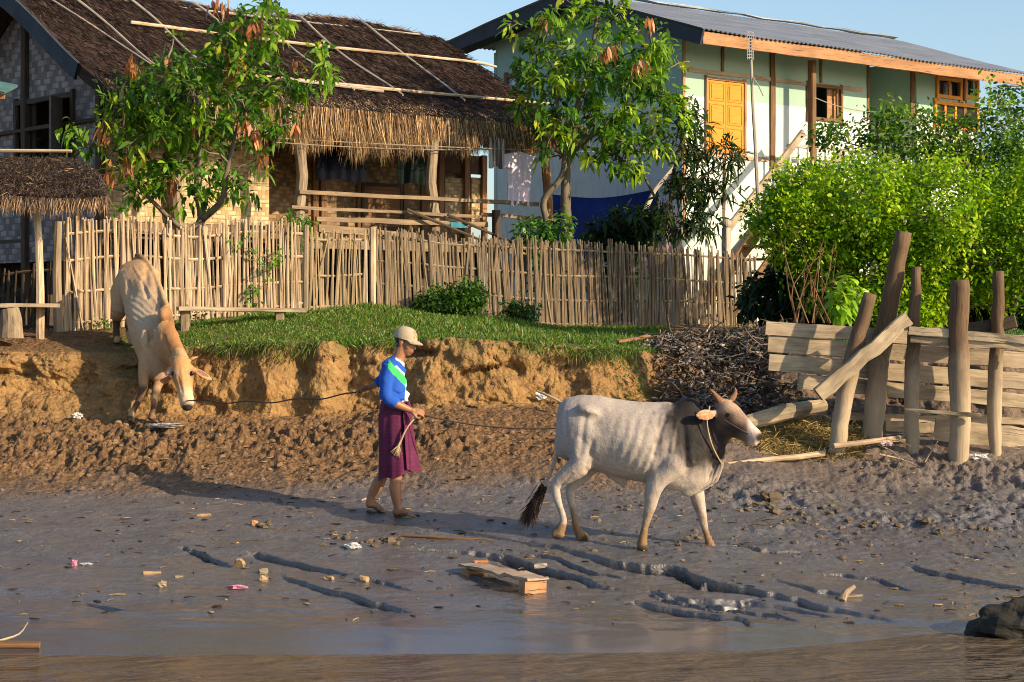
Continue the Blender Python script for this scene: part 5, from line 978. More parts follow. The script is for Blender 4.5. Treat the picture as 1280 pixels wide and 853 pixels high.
bit(411, 725, .07, .02, 2.7, 'broken pale chip beside the mud crack, left of the blocky one', M_cut); bit(455, 727, .07, .03, -.6, 'blocky pale wood chip at the end of the mud crack')
bit(318, 657, .06, .03, .4, 'reddish brown lump above the mud cracks at left', M_fascia); bit(602, 705, .11, .022, 0, 'orange brick coloured chunk behind the little bench', plain('brick_chunk', (.55, .22, .06), (.4, .16, .06), .8, 14))
bit(676, 711, .11, .022, -.15, 'white topped chunk of wood to the right of the little bench', M_pole); bit(224, 722, .07, .012, .2, 'thin scrap between the orange stick end and the round disc', M_driftwood)
lying('long_stick', [(503, 671), (560, 674), (616, 677)], [.013, .012, .009], M_brownwood, 'long brown stick lying on the mud behind the little bench', 'stick')
lying('yellow_straw', [(452, 627), (462, 624), (474, 625)], [.010, .008, .006], M_bamboo, 'pale bent straw on the mud at the man\'s back heel', 'straw')
lying('bank_stick', [P(672, 489, 20.6), P(690, 497, 20.5), P(705, 505, 20.4)], [.012, .014, .012], M_bamboo, 'pale stick at the foot of the clay bank behind the white cow', 'stick', abs_=True)
lying('stub_branch', [P(1053, 752, 14.75), P(1057, 742, 14.8), P(1068, 733, 14.85)], [.028, .026, .016], M_driftwood, 'broken branch stub standing out of the lower mud', 'branch', abs_=True)
lying('stub_stick', [(1045, 748), (1062, 747), (1078, 746)], [.012, .012, .008], M_driftwood, 'small twig lying at the foot of the branch stub', 'twig')
bl = empty('bamboo_log', P(20, 815, 13.2)); tag(bl, 'wet split bamboo log lying at the waterline at left', 'log')
mb = MB(); mb.tube([(-3.75, 13.15, .045), (-3.45, 13.18, .05), (-3.13, 13.2, .045)], [.028, .028, .026], 10, jit=.04, sm=2); mb.build('log', M_brownwood, bl); mb = MB(); mb.tube([(-3.4, 13.22, .07), (-3.28, 13.25, .11), (-3.22, 13.25, .19)], [.008, .006, .003], 5, sm=3); mb.build('twig', M_bamboo, bl)
# plank bench on the mud
q = G(628, 735); bz_ = gz(q[0], q[1]); st = empty('little_bench', (q[0], q[1], bz_)); tag(st, 'rough low wooden bench standing alone on the wet grey mud', 'bench')
a0_, b0_ = G(590, 716), G(668, 742); zt_ = .105
M_benchtop = wood('bench_top', (.26, .19, .14), (.42, .32, .24), .8, .7, (.10, .07, .05), .4)
pa, pb = np.array((*a0_[:2], bz_+zt_+.01)), np.array((*b0_[:2], bz_+zt_-.005)); dd = (pb-pa)/np.linalg.norm(pb-pa)
mb = MB(); mb.beam(pa-dd*.05, pb+dd*.04, (.19), .022, Z3, seg=10, jit=.004); mb.build('seat', M_benchtop, st)
for p in (pa+dd*.03, pb-dd*.02):
    sdv = np.cross(dd, Z3); mb = MB(); mb.beam((*(p-sdv*.10)[:2], bz_+.035), (*(p+sdv*.10)[:2], bz_+.035), .075, .115, Z3, seg=3, jit=.004); mb.build('leg', M_fascia, st)
# boulder at the waterline
mb = MB(); c0 = P(1262, 792, 13.9); mb.ell((c0[0]+.18, 13.95, .03), (.40, .26, .20), None, n=48, m=30, noise=.55, nf=1.5, seed=3, col=(.022, .02, .014)); tag(mb.build('boulder', vcol('dark_rock', .7, 0, .5, 9., .3, .8), smooth=False), 'dark boulder half in the water at right edge', 'rock')

# ------------------------------------------------------------------ creatures
def loft(mb, rows, n=22, up=(0, 0, 1), peak=0.0):
    """rows: centre xyz, half width, half height; closed ends"""
    R = crom(np.array(rows, float), 4); a = np.linspace(0, 2*np.pi, n, endpoint=False)
    secs = [np.c_[np.cos(a)*r[3]*(1-peak*np.maximum(0, np.sin(a))**1.5), np.sin(a)*r[4]] for r in R]; mb.sweep(R[:, :3], secs, up=up)
def limb(mb, pts, r, n=14): 
    R = crom(np.c_[np.array(pts, float), r], 4); mb.tube(R[:, :3], R[:, 3], n); mb.ell(R[0, :3], (R[0, 3],)*3); mb.ell(R[-1, :3], (R[-1, 3],)*3)
def rotm(d, up=(0, 0, 1)):
    d = np.array(d, float); d /= np.linalg.norm(d); s = np.cross(d, up); s /= np.linalg.norm(s)+1e-9; return np.stack([d, s, np.cross(s, d)], 1)
def remesh(mb, voxel, smooth, fac=.6):
    V = np.vstack(mb.V); me = bpy.data.meshes.new('tmp'); fs = []
    for f, _ in mb.Fc: fs += f.tolist()
    me.from_pydata(V.tolist(), [], fs); me.validate(); o = bpy.data.objects.new('tmp', me); C.collection.objects.link(o)
    m1 = o.modifiers.new('r', 'REMESH'); m1.mode = 'VOXEL'; m1.voxel_size = voxel
    if smooth: m2 = o.modifiers.new('s', 'SMOOTH'); m2.factor = fac; m2.iterations = smooth
    dg = bpy.context.evaluated_depsgraph_get(); e = o.evaluated_get(dg).to_mesh(); k = len(e.vertices)
    co = np.zeros(k*3, np.float32); e.vertices.foreach_get('co', co); nr = np.zeros(k*3, np.float32); e.vertices.foreach_get('normal', nr)
    F4 = [tuple(p.vertices) for p in e.polygons]; bpy.data.objects.remove(o)
    q = np.array([f for f in F4 if len(f) == 4]).reshape(-1, 4); t = np.array([f for f in F4 if len(f) == 3]).reshape(-1, 3)
    return co.reshape(-1, 3).astype(float), nr.reshape(-1, 3).astype(float), [x for x in (q, t) if len(x)]
def gauss(V, c, r): return np.exp(-(((V-np.array(c))/np.array(r))**2).sum(1))
def near(V, pts, r0, r1):
    """1 close to a polyline, 0 beyond r1"""
    pts = np.array(pts, float); d = np.full(len(V), 9.)
    for a, b_ in zip(pts, pts[1:]): ab = b_-a; t = np.clip(((V-a)@ab)/(ab@ab), 0, 1)[:, None]; d = np.minimum(d, np.linalg.norm(V-(a+t*ab), axis=1))
    return 1-sst(r0, r1, d)
def blend(c, col, m): return c*(1-m[:, None])+np.array(col)*m[:, None]
M_coat = vcol('coat', .7, 0, .17, 60., .25, .5); M_skin = vcol('skin', .45, 0, .08, 60., .4)
M_eye = plain('eye', (.010, .006, .005), None, .25, 2, .4)

# ---- white cow, side on
Dc = 16.35; gc = G(800, 674); cow = empty('white_cow', (1.03, Dc, float(gz(1.03, Dc)))); cow.rotation_euler = (0, 0, math.radians(-9))
tag(cow, 'white humped cow with dark neck walking across the mud', 'cow')
def W(px, py, y=0.): return ((px-800)/152., y, (674-py)/152.)
def WS(px, top, bot, hw): c = W(px, (top+bot)/2); return (*c, hw, (bot-top)/304.)
mb = MB()
loft(mb, [WS(*r) for r in ((699, 516, 546, .05), (702, 503, 560, .11), (710, 494, 570, .18), (738, 487, 578, .245), (765, 493, 587, .25), (797, 498, 594, .285), (826, 500, 600, .27), (850, 498, 607, .22), (870, 500, 608, .18), (888, 510, 598, .13), (896, 525, 585, .07))], 30, peak=.24)
mb.ell(W(860, 506), (.13, .075, .085)); mb.ell(W(866, 500), (.07, .055, .06))
loft(mb, [(*W(862, 552), .15, .27), (*W(878, 543), .125, .235), (*W(892, 532), .105, .18), (*W(904, 524), .09, .14), (*W(912, 520), .08, .11)], 22, up=(-.3, 0, 1))
limb(mb, [W(905, 548), W(903, 570), W(896, 588), W(880, 600), W(862, 607)], [.03, .035, .042, .045, .05])   # dewlap
for s in (-1, 1):
    mb.ell(W(743, 508, s*.15), (.12, .085, .055), rotm((1, 0, -.35))); mb.ell(W(726, 540, s*.12), (.12, .10, .22))
    mb.ell(W(846, 555, s*.15), (.12, .09, .26), rotm((.25, 0, 1))); 
limb(mb, [W(712, 496), W(740, 492), W(790, 499), W(840, 501)], [.03, .03, .028, .03])
hd = np.array(W(949, 540, -.13))-np.array(W(900, 500, 0)); hu = (0, 0, 1)
loft(mb, [(*W(896, 504, .0), .075, .075), (*W(905, 508, -.01), .10, .12), (*W(915, 516, -.045), .105, .135), (*W(927, 525, -.08), .082, .112), (*W(938, 533, -.11), .063, .084), (*W(946, 538, -.13), .064, .070), (*W(951, 541, -.145), .052, .052)], 22, up=(-.5, 0, 1))
mb.ell(W(904, 498, -.0), (.05, .075, .05)); mb.ell(W(943, 545, -.125), (.05, .042, .03)); mb.ell(W(915, 507, -.115), (.04, .02, .022)); mb.ell(W(912, 532, -.06), (.08, .06, .06))
HN = [W(902, 493, -.065), W(897, 486, -.09), W(891, 479, -.11)]; HFr = [W(917, 492, .045), W(921, 486, .06), W(921, 479, .065)]
limb(mb, HN, [.030, .024, .010]); limb(mb, HFr, [.030, .022, .010])
ec = np.array(W(886, 511, -.155)); er = rotm((-1.0, -.6, .0), (.55, -.95, .12)); mb.ell(ec, (.092, .050, .014), er); limb(mb, [W(899, 508, -.085), W(893, 510, -.11)], [.028, .022])
legs = [([W(846, 570, -.15), W(825, 596, -.16), W(817, 628, -.15), W(812, 648, -.15), W(809, 663, -.15), W(808, 671, -.15)], [.12, .080, .047, .029, .036, .044]),
        ([W(868, 585, .10), W(872, 608, .11), W(879, 638, .11), W(884, 658, .11), W(888, 671, .11), W(891, 680, .11)], [.11, .066, .043, .028, .036, .044]),
        ([W(733, 545, -.12), W(731, 572, -.14), W(713, 588, -.15), W(700, 600, -.15), W(704, 622, -.15), W(710, 642, -.15), W(708, 651, -.15), W(704, 659, -.15)], [.125, .105, .072, .045, .031, .029, .037, .042]),
        ([W(735, 560, .12), W(733, 580, .13), W(722, 596, .13), W(713, 610, .13), W(717, 634, .13), W(720, 654, .13), W(724, 663, .13), W(728, 669, .13)], [.13, .095, .062, .043, .029, .029, .037, .042])]
for p, r in legs: limb(mb, p, r)
for a, dx in ((W(809, 676, -.15), .01), (W(894, 685, .11), .015), (W(703, 662, -.15), 0), (W(730, 671, .13), .01)): [mb.ell(np.array(a)+(0, k_, 0), (.055, .021, .030)) for k_ in (-.024, .024)]; mb.ell(np.array(a)+(dx-.012, 0, .022), (.042, .036, .034))
limb(mb, [W(768, 586), W(778, 594), W(783, 603)], [.05, .036, .014])
TL = [W(712, 498), W(705, 503), W(702, 516), W(700, 540), W(697, 565), W(690, 588), W(680, 607)]; limb(mb, TL, [.034, .030, .024, .019, .017, .015, .014])
V, N_, Fs = remesh(mb, .0105, 4)
x_, y_, z_ = V.T; pxv = 800+x_*152; pyv = 674-z_*152
rib = sst(760, 775, pxv)*(1-sst(822, 838, pxv))*sst(505, 525, pyv)*(1-sst(570, 590, pyv)); V = V+N_*(rib*.0034*np.clip(.75+.8*vn(V[:, 0]*7, V[:, 2]*5), 0, 1.5)*np.sin((pxv+.30*(pyv-540)+.004*(pyv-540)**2)/152*2*np.pi/.085+.8*vn(V[:, 2]*4, 3.)))[:, None]
V = V-N_*(.028*gauss(np.c_[pxv, pyv], (752, 520), (11, 16))*(np.abs(y_) > .08))[:, None]-N_*(.012*gauss(np.c_[pxv, pyv], (829, 545), (5, 35)))[:, None]-N_*(.010*gauss(np.c_[pxv, pyv], (862, 560), (4, 28)))[:, None]
PXc = np.c_[pxv, pyv]
def groove(a, b_, r, dpt, V): return V-N_*(dpt*near(PXc, [a, b_], 0, r))[:, None]
PXc = np.c_[pxv, pyv, 0*pxv]
for a, b_, r, dp in (((838, 512, 0), (824, 560, 0), 5, .012), ((824, 560, 0), (812, 590, 0), 5, .010), ((858, 520, 0), (866, 575, 0), 6, .010), ((712, 510, 0), (718, 570, 0), 5, .008), ((738, 512, 0), (733, 560, 0), 6, .010), ((748, 545, 0), (740, 580, 0), 6, .014), ((880, 520, 0), (893, 575, 0), 4, .006), ((722, 585, 0), (708, 600, 0), 3, .006), ((850, 520, 0), (845, 555, 0), 4, -.010), ((757, 505, 0), (820, 508, 0), 4, .006), ((795, 590, 0), (815, 585, 0), 4, .006)):
    V = groove(a, b_, r, dp, V)
V = V+N_*(.006*fbm(V[:, 0]*8, V[:, 1]*8, V[:, 2]*8, 4)+.0025*fbm(V[:, 0]*30, V[:, 1]*30, V[:, 2]*12, 2))[:, None]
wr = sst(885, 892, pxv)*(1-sst(915, 925, pxv))*sst(545, 560, pyv); V = V+N_*(wr*.004*np.sin(pxv*1.3+pyv*.5))[:, None]
nz = fbm(V[:, 0]*5, V[:, 1]*5, V[:, 2]*5, 4)
c = np.tile((.39, .345, .295), (len(V), 1)); c = blend(c, (.24, .21, .20), np.clip(gauss(np.c_[pxv+nz*10, pyv], (715, 550), (16, 38))*.7+gauss(np.c_[pxv+nz*8, pyv], (838, 548), (9, 34))*.5+gauss(np.c_[pxv, pyv], (762, 560), (12, 24))*.3, 0, 1)); c = blend(c, (.30, .19, .10), sst(.15, .5, vn(V[:, 0]*14, V[:, 1]*14, V[:, 2]*18))*sst(560, 585, pyv)*.35); c = blend(c, (.36, .31, .29), np.clip(gauss(np.c_[pxv, pyv], (705, 525), (22, 45))*.8+.5*(nz > .2)*0, 0, 1)); c = blend(c, (.36, .31, .275), np.clip(.5+nz*1.6, 0, 1)*.6); c = blend(c, (.30, .27, .26), sst(585, 560, pyv)*0+gauss(np.c_[pxv, pyv], (742, 545), (9, 30))*.35)  # coat tones and belly stains, plus shading painted in at rump, shoulder and flank
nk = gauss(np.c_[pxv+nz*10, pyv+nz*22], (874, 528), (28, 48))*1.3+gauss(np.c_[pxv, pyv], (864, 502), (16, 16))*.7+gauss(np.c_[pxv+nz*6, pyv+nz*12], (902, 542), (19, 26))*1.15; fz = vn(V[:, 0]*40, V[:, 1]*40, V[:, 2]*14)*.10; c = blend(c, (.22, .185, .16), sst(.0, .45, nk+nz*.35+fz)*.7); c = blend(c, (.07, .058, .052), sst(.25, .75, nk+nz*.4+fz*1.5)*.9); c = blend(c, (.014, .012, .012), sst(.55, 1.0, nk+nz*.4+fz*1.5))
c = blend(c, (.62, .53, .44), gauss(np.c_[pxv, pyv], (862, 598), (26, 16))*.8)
hm = sst(896, 903, pxv+.3*(pyv-510))*(1-sst(545, 556, pyv)); c = blend(c, (.24, .15, .10), hm*.9); c = blend(c, (.05, .035, .028), hm*np.clip(gauss(np.c_[pxv, pyv+nz*6], (915, 532), (15, 12))*1.2+gauss(np.c_[pxv, pyv], (914, 512), (8, 7))+gauss(np.c_[pxv, pyv+nz*6], (932, 528), (8, 8))*.6, 0, 1)); c = blend(c, (.42, .29, .19), hm*gauss(np.c_[pxv, pyv], (917, 498), (13, 9)))
c = blend(c, (.018, .015, .015), np.clip(gauss(np.c_[pxv+nz*6, pyv+nz*8], (901, 553), (13, 17))*1.5+gauss(np.c_[pxv, pyv+nz*6], (894, 528), (9, 22)), 0, 1)*(pyv > 508)); mz = sst(935, 942, pxv)*hm; c = blend(c, (.60, .50, .44), mz*.8); c = blend(c, (.022, .018, .018), np.clip(gauss(V, W(953, 538, -.15), (.045, .09, .036))*1.7, 0, 1)); c = blend(c, (.60, .47, .40), gauss(V, W(946, 548, -.13), (.04, .06, .018)))
for h in (HN, HFr): m_ = near(V, h[1:], .026, .045)*sst(480, 492, 492+(492-pyv)); c = blend(c, (.20, .10, .055), near(V, h, .030, .042)); 
em = np.clip(((V-ec)/.08)**2 @ np.ones(3), 0, 2); m_ = (np.linalg.norm((V-ec)@er/np.array((.10, .056, .03)), axis=1) < 1.12).astype(float); c = blend(c, (.46, .33, .24), m_); m2_ = (np.linalg.norm((V-ec)@er/np.array((.074, .036, .03)), axis=1) < 1.0)*(N_[:, 1] < -.2); c = blend(c, (.60, .20, .07), m2_*sst(-.5, .2, vn(V[:, 0]*60, V[:, 2]*90)+.25))
mud = sst(612, 655, pyv+nz*22)*sst(-.25, .15, vn(V[:, 0]*9, V[:, 1]*9, V[:, 2]*9)+sst(640, 668, pyv)*.8); c = blend(c, (.20, .115, .05), mud*.95); c = blend(c, (.05, .038, .028), near(V, [W(809, 678, -.15), W(812, 679, -.15)], .05, .062)+near(V, [W(896, 687, .11), W(899, 688, .11)], .05, .062)+near(V, [W(703, 664, -.15), W(704, 667, -.15)], .042, .055)+near(V, [W(732, 673, .13), W(736, 674, .13)], .05, .062))
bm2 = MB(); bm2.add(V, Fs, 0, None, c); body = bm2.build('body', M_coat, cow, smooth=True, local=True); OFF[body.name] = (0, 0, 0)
mb = MB(); mb.ell(W(914.5, 511, -.140), (.036, .018, .028)); mb.build('eye', M_eye, cow, smooth=True, local=True)
mb = MB(); mb.ell(W(921, 508, .055), (.022, .012, .018)); mb.build('eye', M_eye, cow, smooth=True, local=True)
mb = MB(); nh = 900; t = rng.uniform(0, 1, nh); sp_ = np.array([W(682, 602), W(676, 616), W(665, 632), W(658, 648)]); sp_ = crom(sp_, 8); O = sp_[(t*.6*(len(sp_)-1)).astype(int)]+rng.normal(0, .013, (nh, 3)); dr = np.array(W(655, 656))-O+rng.normal(0, .05, (nh, 3)); dr /= np.linalg.norm(dr, axis=1)[:, None]
straws(mb, O, dr, rng.uniform(.10, .24, nh), .006, mixcols(nh, [(.03, .02, .018), (.06, .04, .03)], .2), .1); mb.tube(sp_, np.linspace(.016, .022, len(sp_)), 7, col=(.03, .02, .018)); mb.build('tail_tuft', M_straw, cow, local=True)
M_rope = wood('rope_fibre', (.40, .28, .15), (.55, .42, .25), .9, 2.); M_ropedark = wood('dark_rope', (.06, .045, .035), (.14, .10, .07), .9, 2.)
mb = MB(); mb.tube([W(891, 500, -.12), W(888, 520, -.145), W(893, 545, -.135), W(902, 566, -.07), W(906, 572, 0), W(905, 560, .06), W(900, 535, .11)], .006, 6, sm=6); mb.tube([W(904, 566, -.05), W(903, 580, -.02), W(897, 594, -.04), W(890, 600, -.06)], .0045, 6, sm=5); tag(mb.build('neck_rope', M_rope, cow, local=True), None)
mb = MB(); mb.tube([W(949, 536, -.17), W(938, 533, -.175), W(925, 526, -.175), W(908, 516, -.14), W(898, 506, -.10)], .0045, 6, sm=5); mb.build('nose_rope', M_ropedark, cow, local=True)

# ---- tan cow coming down the bank, head low
cow2 = empty('tan_cow', (-4.05, 21.3, float(gz(-4.05, 21.3)))); tag(cow2, 'thin tan cow with lowered head stepping down the clay bank', 'cow')
Q = lambda px, py, D: tuple(P(px, py, D))
mb = MB()
def QS(px, py, D, hw, hh): return (*P(px, py, D), hw, hh)
loft(mb, [QS(168, 330, 22.55, .07, .06), QS(170, 340, 22.42, .19, .16), QS(174, 352, 22.2, .235, .22), QS(181, 372, 21.9, .235, .26), QS(188, 397, 21.6, .25, .29), QS(194, 422, 21.35, .235, .28), QS(199, 444, 21.15, .20, .25), QS(203, 462, 21.0, .14, .19), QS(205, 472, 20.93, .08, .10)], 30, up=(.35, -.2, 1), peak=.42)
for x_o, D_o in ((156, 22.2), (192, 22.1)): mb.ell(Q(x_o, 342, D_o), (.07, .08, .06))
for x_o in (155, 188): mb.ell(Q(x_o, 365, 22.25), (.12, .17, .25))
mb.ell(Q(206, 394, 21.05), (.075, .12, .09)); mb.ell(Q(207, 388, 21.1), (.05, .08, .06))
limb(mb, [Q(172, 320, 22.5), Q(185, 330, 22.2), Q(198, 356, 21.7), Q(208, 383, 21.25)], [.035, .032, .03, .035])
for x_o, D_o in ((182, 21.12), (216, 21.05)): mb.ell(Q(x_o, 437, D_o), (.085, .12, .23))
loft(mb, [QS(203, 425, 21.05, .15, .22), QS(210, 433, 20.9, .12, .185), QS(218, 443, 20.74, .10, .15), QS(225, 452, 20.60, .085, .12), QS(229, 458, 20.52, .08, .09)], 22, up=(.3, -.3, 1))
limb(mb, [Q(214, 470, 20.85), Q(205, 475, 20.95), Q(198, 470, 21.0)], [.035, .05, .06])
# head, nearly vertical, facing the river
loft(mb, [QS(225, 449, 20.52, .075, .06), QS(226, 456, 20.47, .10, .09), QS(228, 467, 20.42, .118, .11), QS(230, 480, 20.38, .092, .10), QS(232, 492, 20.35, .074, .085), QS(233.5, 502, 20.33, .074, .07), QS(234, 509, 20.33, .060, .05), QS(234, 513, 20.34, .036, .03)], 22, up=(0, -1, .2))
for s, x_o in ((-1, 219), (1, 237)): mb.ell(Q(x_o, 466, 20.36), (.03, .03, .03))
mb.ell(Q(226, 449, 20.5), (.06, .05, .04))
EL, ER = np.array(P(206, 468, 20.40)), np.array(P(253, 468, 20.45)); RL = rotm((-1, -.05, -.5), (-.2, -.6, .8)); RR = rotm((1, .1, -.6), (.2, -.6, .8))
mb.ell(EL, (.135, .058, .016), RL); mb.ell(ER, (.115, .052, .016), RR); limb(mb, [Q(218, 459, 20.45), Q(212, 462, 20.43)], [.026, .02]); limb(mb, [Q(238, 459, 20.45), Q(244, 463, 20.45)], [.026, .02])
limb(mb, [Q(236, 451, 20.5), Q(241, 448, 20.48), Q(248, 446, 20.5)], [.024, .02, .008]); limb(mb, [Q(221, 450, 20.5), Q(217, 446, 20.52)], [.024, .010])
fl = [([Q(184, 445, 21.05), Q(180, 470, 20.98), Q(178, 492, 20.93), Q(170, 508, 20.9), Q(165, 518, 20.88), Q(163, 525, 20.86)], [.09, .062, .046, .030, .036, .042]),
      ([Q(208, 455, 20.98), Q(198, 480, 20.93), Q(194, 498, 20.86), Q(192, 514, 20.84), Q(190, 523, 20.82), Q(190, 528, 20.8)], [.075, .052, .042, .029, .035, .040]),
      ([Q(152, 365, 22.3), Q(149, 388, 22.2), Q(146, 402, 22.35), Q(145, 418, 22.3), Q(146, 430, 22.25), Q(147, 436, 22.2)], [.13, .09, .055, .036, .042, .044]),
      ([Q(178, 375, 22.3), Q(168, 398, 22.15), Q(162, 408, 22.3), Q(162, 422, 22.2), Q(164, 432, 22.12), Q(165, 438, 22.08)], [.13, .09, .055, .036, .042, .044])]
for p, r in fl: 
    p = [np.array(q) for q in p]; g = gz(p[-1][0], p[-1][1]); dz = g+.045-p[-1][2]
    for i in range(1, 6): p[i][2] += dz*(i/5)**1.5
    limb(mb, p, r); mb.ell(p[-1]+(0, -.01, -.015), (.045, .058, .032))
V, N_, Fs = remesh(mb, .0105, 4); pxv = 640+V[:, 0]/V[:, 1]*F; pyv = HY+(HC-V[:, 2])/V[:, 1]*F; PX = np.c_[pxv, pyv]
nz0 = vn(V[:, 0]*6, V[:, 1]*6, V[:, 2]*6); rib = gauss(PX, (172, 395), (20, 26)); V = V+N_*(rib*.0032*np.sin((pyv*1.0-.7*pxv)/1.35+2*nz0))[:, None]-N_*(.03*gauss(PX, (164, 362), (7, 9)))[:, None]-N_*(.02*gauss(PX, (192, 420), (4, 16)))[:, None]+N_*(.004*fbm(V[:, 0]*9, V[:, 1]*9, V[:, 2]*9, 3))[:, None]
V = V-N_*(.018*gauss(PX, (183, 345), (4, 12)))[:, None]
PZ = np.c_[PX, 0*pxv]
for a_, b_, r_, dp in (((160, 352, 0), (158, 380, 0), 4, .016), ((178, 352, 0), (184, 372, 0), 4, .014), ((186, 415, 0), (194, 446, 0), 4, .016), ((204, 420, 0), (212, 445, 0), 4, .012), ((200, 440, 0), (206, 468, 0), 4, .010), ((168, 335, 0), (200, 385, 0), 3, -.006), ((227, 462, 0), (231, 494, 0), 2.5, -.006), ((222, 470, 0), (228, 490, 0), 2, .006), ((160, 395, 0), (175, 440, 0), 5, .010)): V = V-N_*(dp*near(PZ, [a_, b_], 0, r_))[:, None]
V = V+N_*(.005*fbm(V[:, 0]*14, V[:, 1]*14, V[:, 2]*14, 4))[:, None]
nz = fbm(V[:, 0]*5, V[:, 1]*5, V[:, 2]*5, 4)
c = np.tile((.44, .27, .13), (len(V), 1)); c = blend(c, (.46, .36, .25), np.clip(gauss(PX, (175, 390), (26, 40))*1.0, 0, 1)); c = blend(c, (.36, .17, .06), sst(192, 212, pxv+nz*8)*.9*sst(370, 390, pyv)*(V[:, 1] > 20.6)); c = blend(c, (.16, .09, .05), gauss(PX, (212, 400), (6, 14))*.6)  # tan and orange coat; last blend paints the shadow at the hump
c = blend(c, (.50, .38, .25), gauss(PX, (150, 350), (10, 26))*.7); c = blend(c, (.07, .04, .025), gauss(PX, (172, 318), (9, 6))*.8); c = blend(c, (.28, .19, .12), gauss(PX, (206, 475), (20, 30))*(V[:, 1] > 20.7)*.6)  # last blend paints the neck's shadow behind the head
hm = (V[:, 1] < 20.62)*sst(444, 450, pyv); c = blend(c, (.50, .26, .10), hm*.9); c = blend(c, (.60, .45, .30), hm*sst(478, 494, pyv)*.9); c = blend(c, (.035, .025, .024), np.clip(gauss(PX, (235, 510), (8, 4.5))*1.8, 0, 1)*hm); c = blend(c, (.14, .08, .05), hm*np.clip(gauss(PX, (216.5, 467), (4, 6))+gauss(PX, (241, 467), (4, 6)), 0, 1)); c = blend(c, (.55, .40, .26), hm*gauss(PX, (220, 466), (5, 5))*.6)
m_ = (np.linalg.norm((V-EL)@RL/np.array((.09, .034, .03)), axis=1) < 1)*(N_[:, 1] < 0); c = blend(c, (.50, .30, .20), m_.astype(float)); m_ = (np.linalg.norm((V-ER)@RR/np.array((.08, .032, .03)), axis=1) < 1)*(N_[:, 1] < 0); c = blend(c, (.22, .12, .08), m_.astype(float))
for p, _ in fl: m_ = near(V, p[2:], .06, .12)*sst(-.5, .3, vn(V[:, 0]*12, V[:, 1]*12, V[:, 2]*8)+.25); c = blend(c, (.06, .038, .026), m_*.9); c = blend(c, (.05, .035, .03), near(V, [p[-1], np.array(p[-1])+(0, 0, -.05)], .045, .06))
bm2 = MB(); bm2.add(V, Fs, 0, None, c); bm2.build('body', M_coat, cow2, smooth=True)
for x_o in (217, 239.5): mb = MB(); mb.ell(Q(x_o, 467, 20.345), (.024, .018, .024)); mb.build('eye', M_eye, cow2, smooth=True)
mb = MB(); mb.tube([Q(170, 322, 22.62), Q(160, 345, 22.68), Q(150, 380, 22.66), Q(146, 405, 22.62)], [.022, .018, .014, .012], 7, sm=4, col=(.30, .2, .12)); O = np.array(Q(146, 405, 22.62))+rng.normal(0, .012, (300, 3)); dr = np.array((0, 0, -1))+rng.normal(0, .12, (300, 3)); straws(mb, O, dr, rng.uniform(.08, .2, 300), .006, mixcols(300, [(.03, .02, .018)], .2)); mb.build('tail', M_straw, cow2)

# ---- the man
mz0 = float(gz(-1.02, 17.5)); man = empty('person', (-1.02, 17.5, mz0)); tag(man, 'barefoot looking man in cap, blue shirt and purple wrap walking with two ropes', 'person')
man['label'] = 'man in beige cap, blue long sleeved shirt and purple sarong holding two ropes'
def L(px, py, y=0.): return np.array(((px-495)/142., y, (640-py)/142.))
mb = MB()
# head facing +x, looking down a little
HC0 = L(507, 424); hdn = rotm((1, -.40, -.30))
def hp_(a, s, u): return HC0+hdn@np.array((a, s, u))
mb.ell(HC0+hdn@np.array((-.012, 0, .035)), (.100, .076, .092), hdn, n=24, m=16); mb.ell(hp_(.025, 0, -.035), (.068, .058, .082), hdn, n=24, m=16); mb.ell(hp_(.048, 0, -.088), (.032, .034, .026), hdn)
mb.ell(hp_(.092, 0, -.028), (.022, .014, .020), hdn); limb(mb, [hp_(.080, 0, .012), hp_(.096, 0, -.02)], [.011, .013]); mb.ell(hp_(.078, 0, -.066), (.018, .024, .009), hdn); mb.ell(hp_(.076, 0, -.078), (.016, .022, .009), hdn)
for s in (-1, 1): mb.ell(hp_(-.010, s*.076, -.012), (.020, .010, .032), hdn); mb.ell(hp_(.070, s*.03, .020), (.018, .026, .008), hdn); mb.ell(hp_(.045, s*.045, -.030), (.028, .018, .022), hdn)
limb(mb, [L(496, 450), L(499, 441), L(502, 431)], [.062, .056, .058])
loft(mb, [(*L(494, 500), .13, .10), (*L(491, 480), .13, .10), (*L(491, 463), .13, .09), (*L(494, 454), .13, .07), (*L(496.5, 447.5), .08, .06), (*L(498, 443), .05, .05)], 20, up=(-1, 0, 0))
shR, shL = L(488, 455, -.165), L(492, 455, .165)
AR = [shR, L(484, 478, -.215), L(487, 495, -.235), L(497, 500, -.225), L(508, 505, -.20), L(515, 508, -.19)]; limb(mb, AR, [.040, .040, .040, .040, .032, .025])
AL = [shL, L(481, 466, .23), L(475, 472, .265), L(467, 478, .25), L(460, 482, .22)]; limb(mb, AL, [.040, .040, .038, .034, .025])
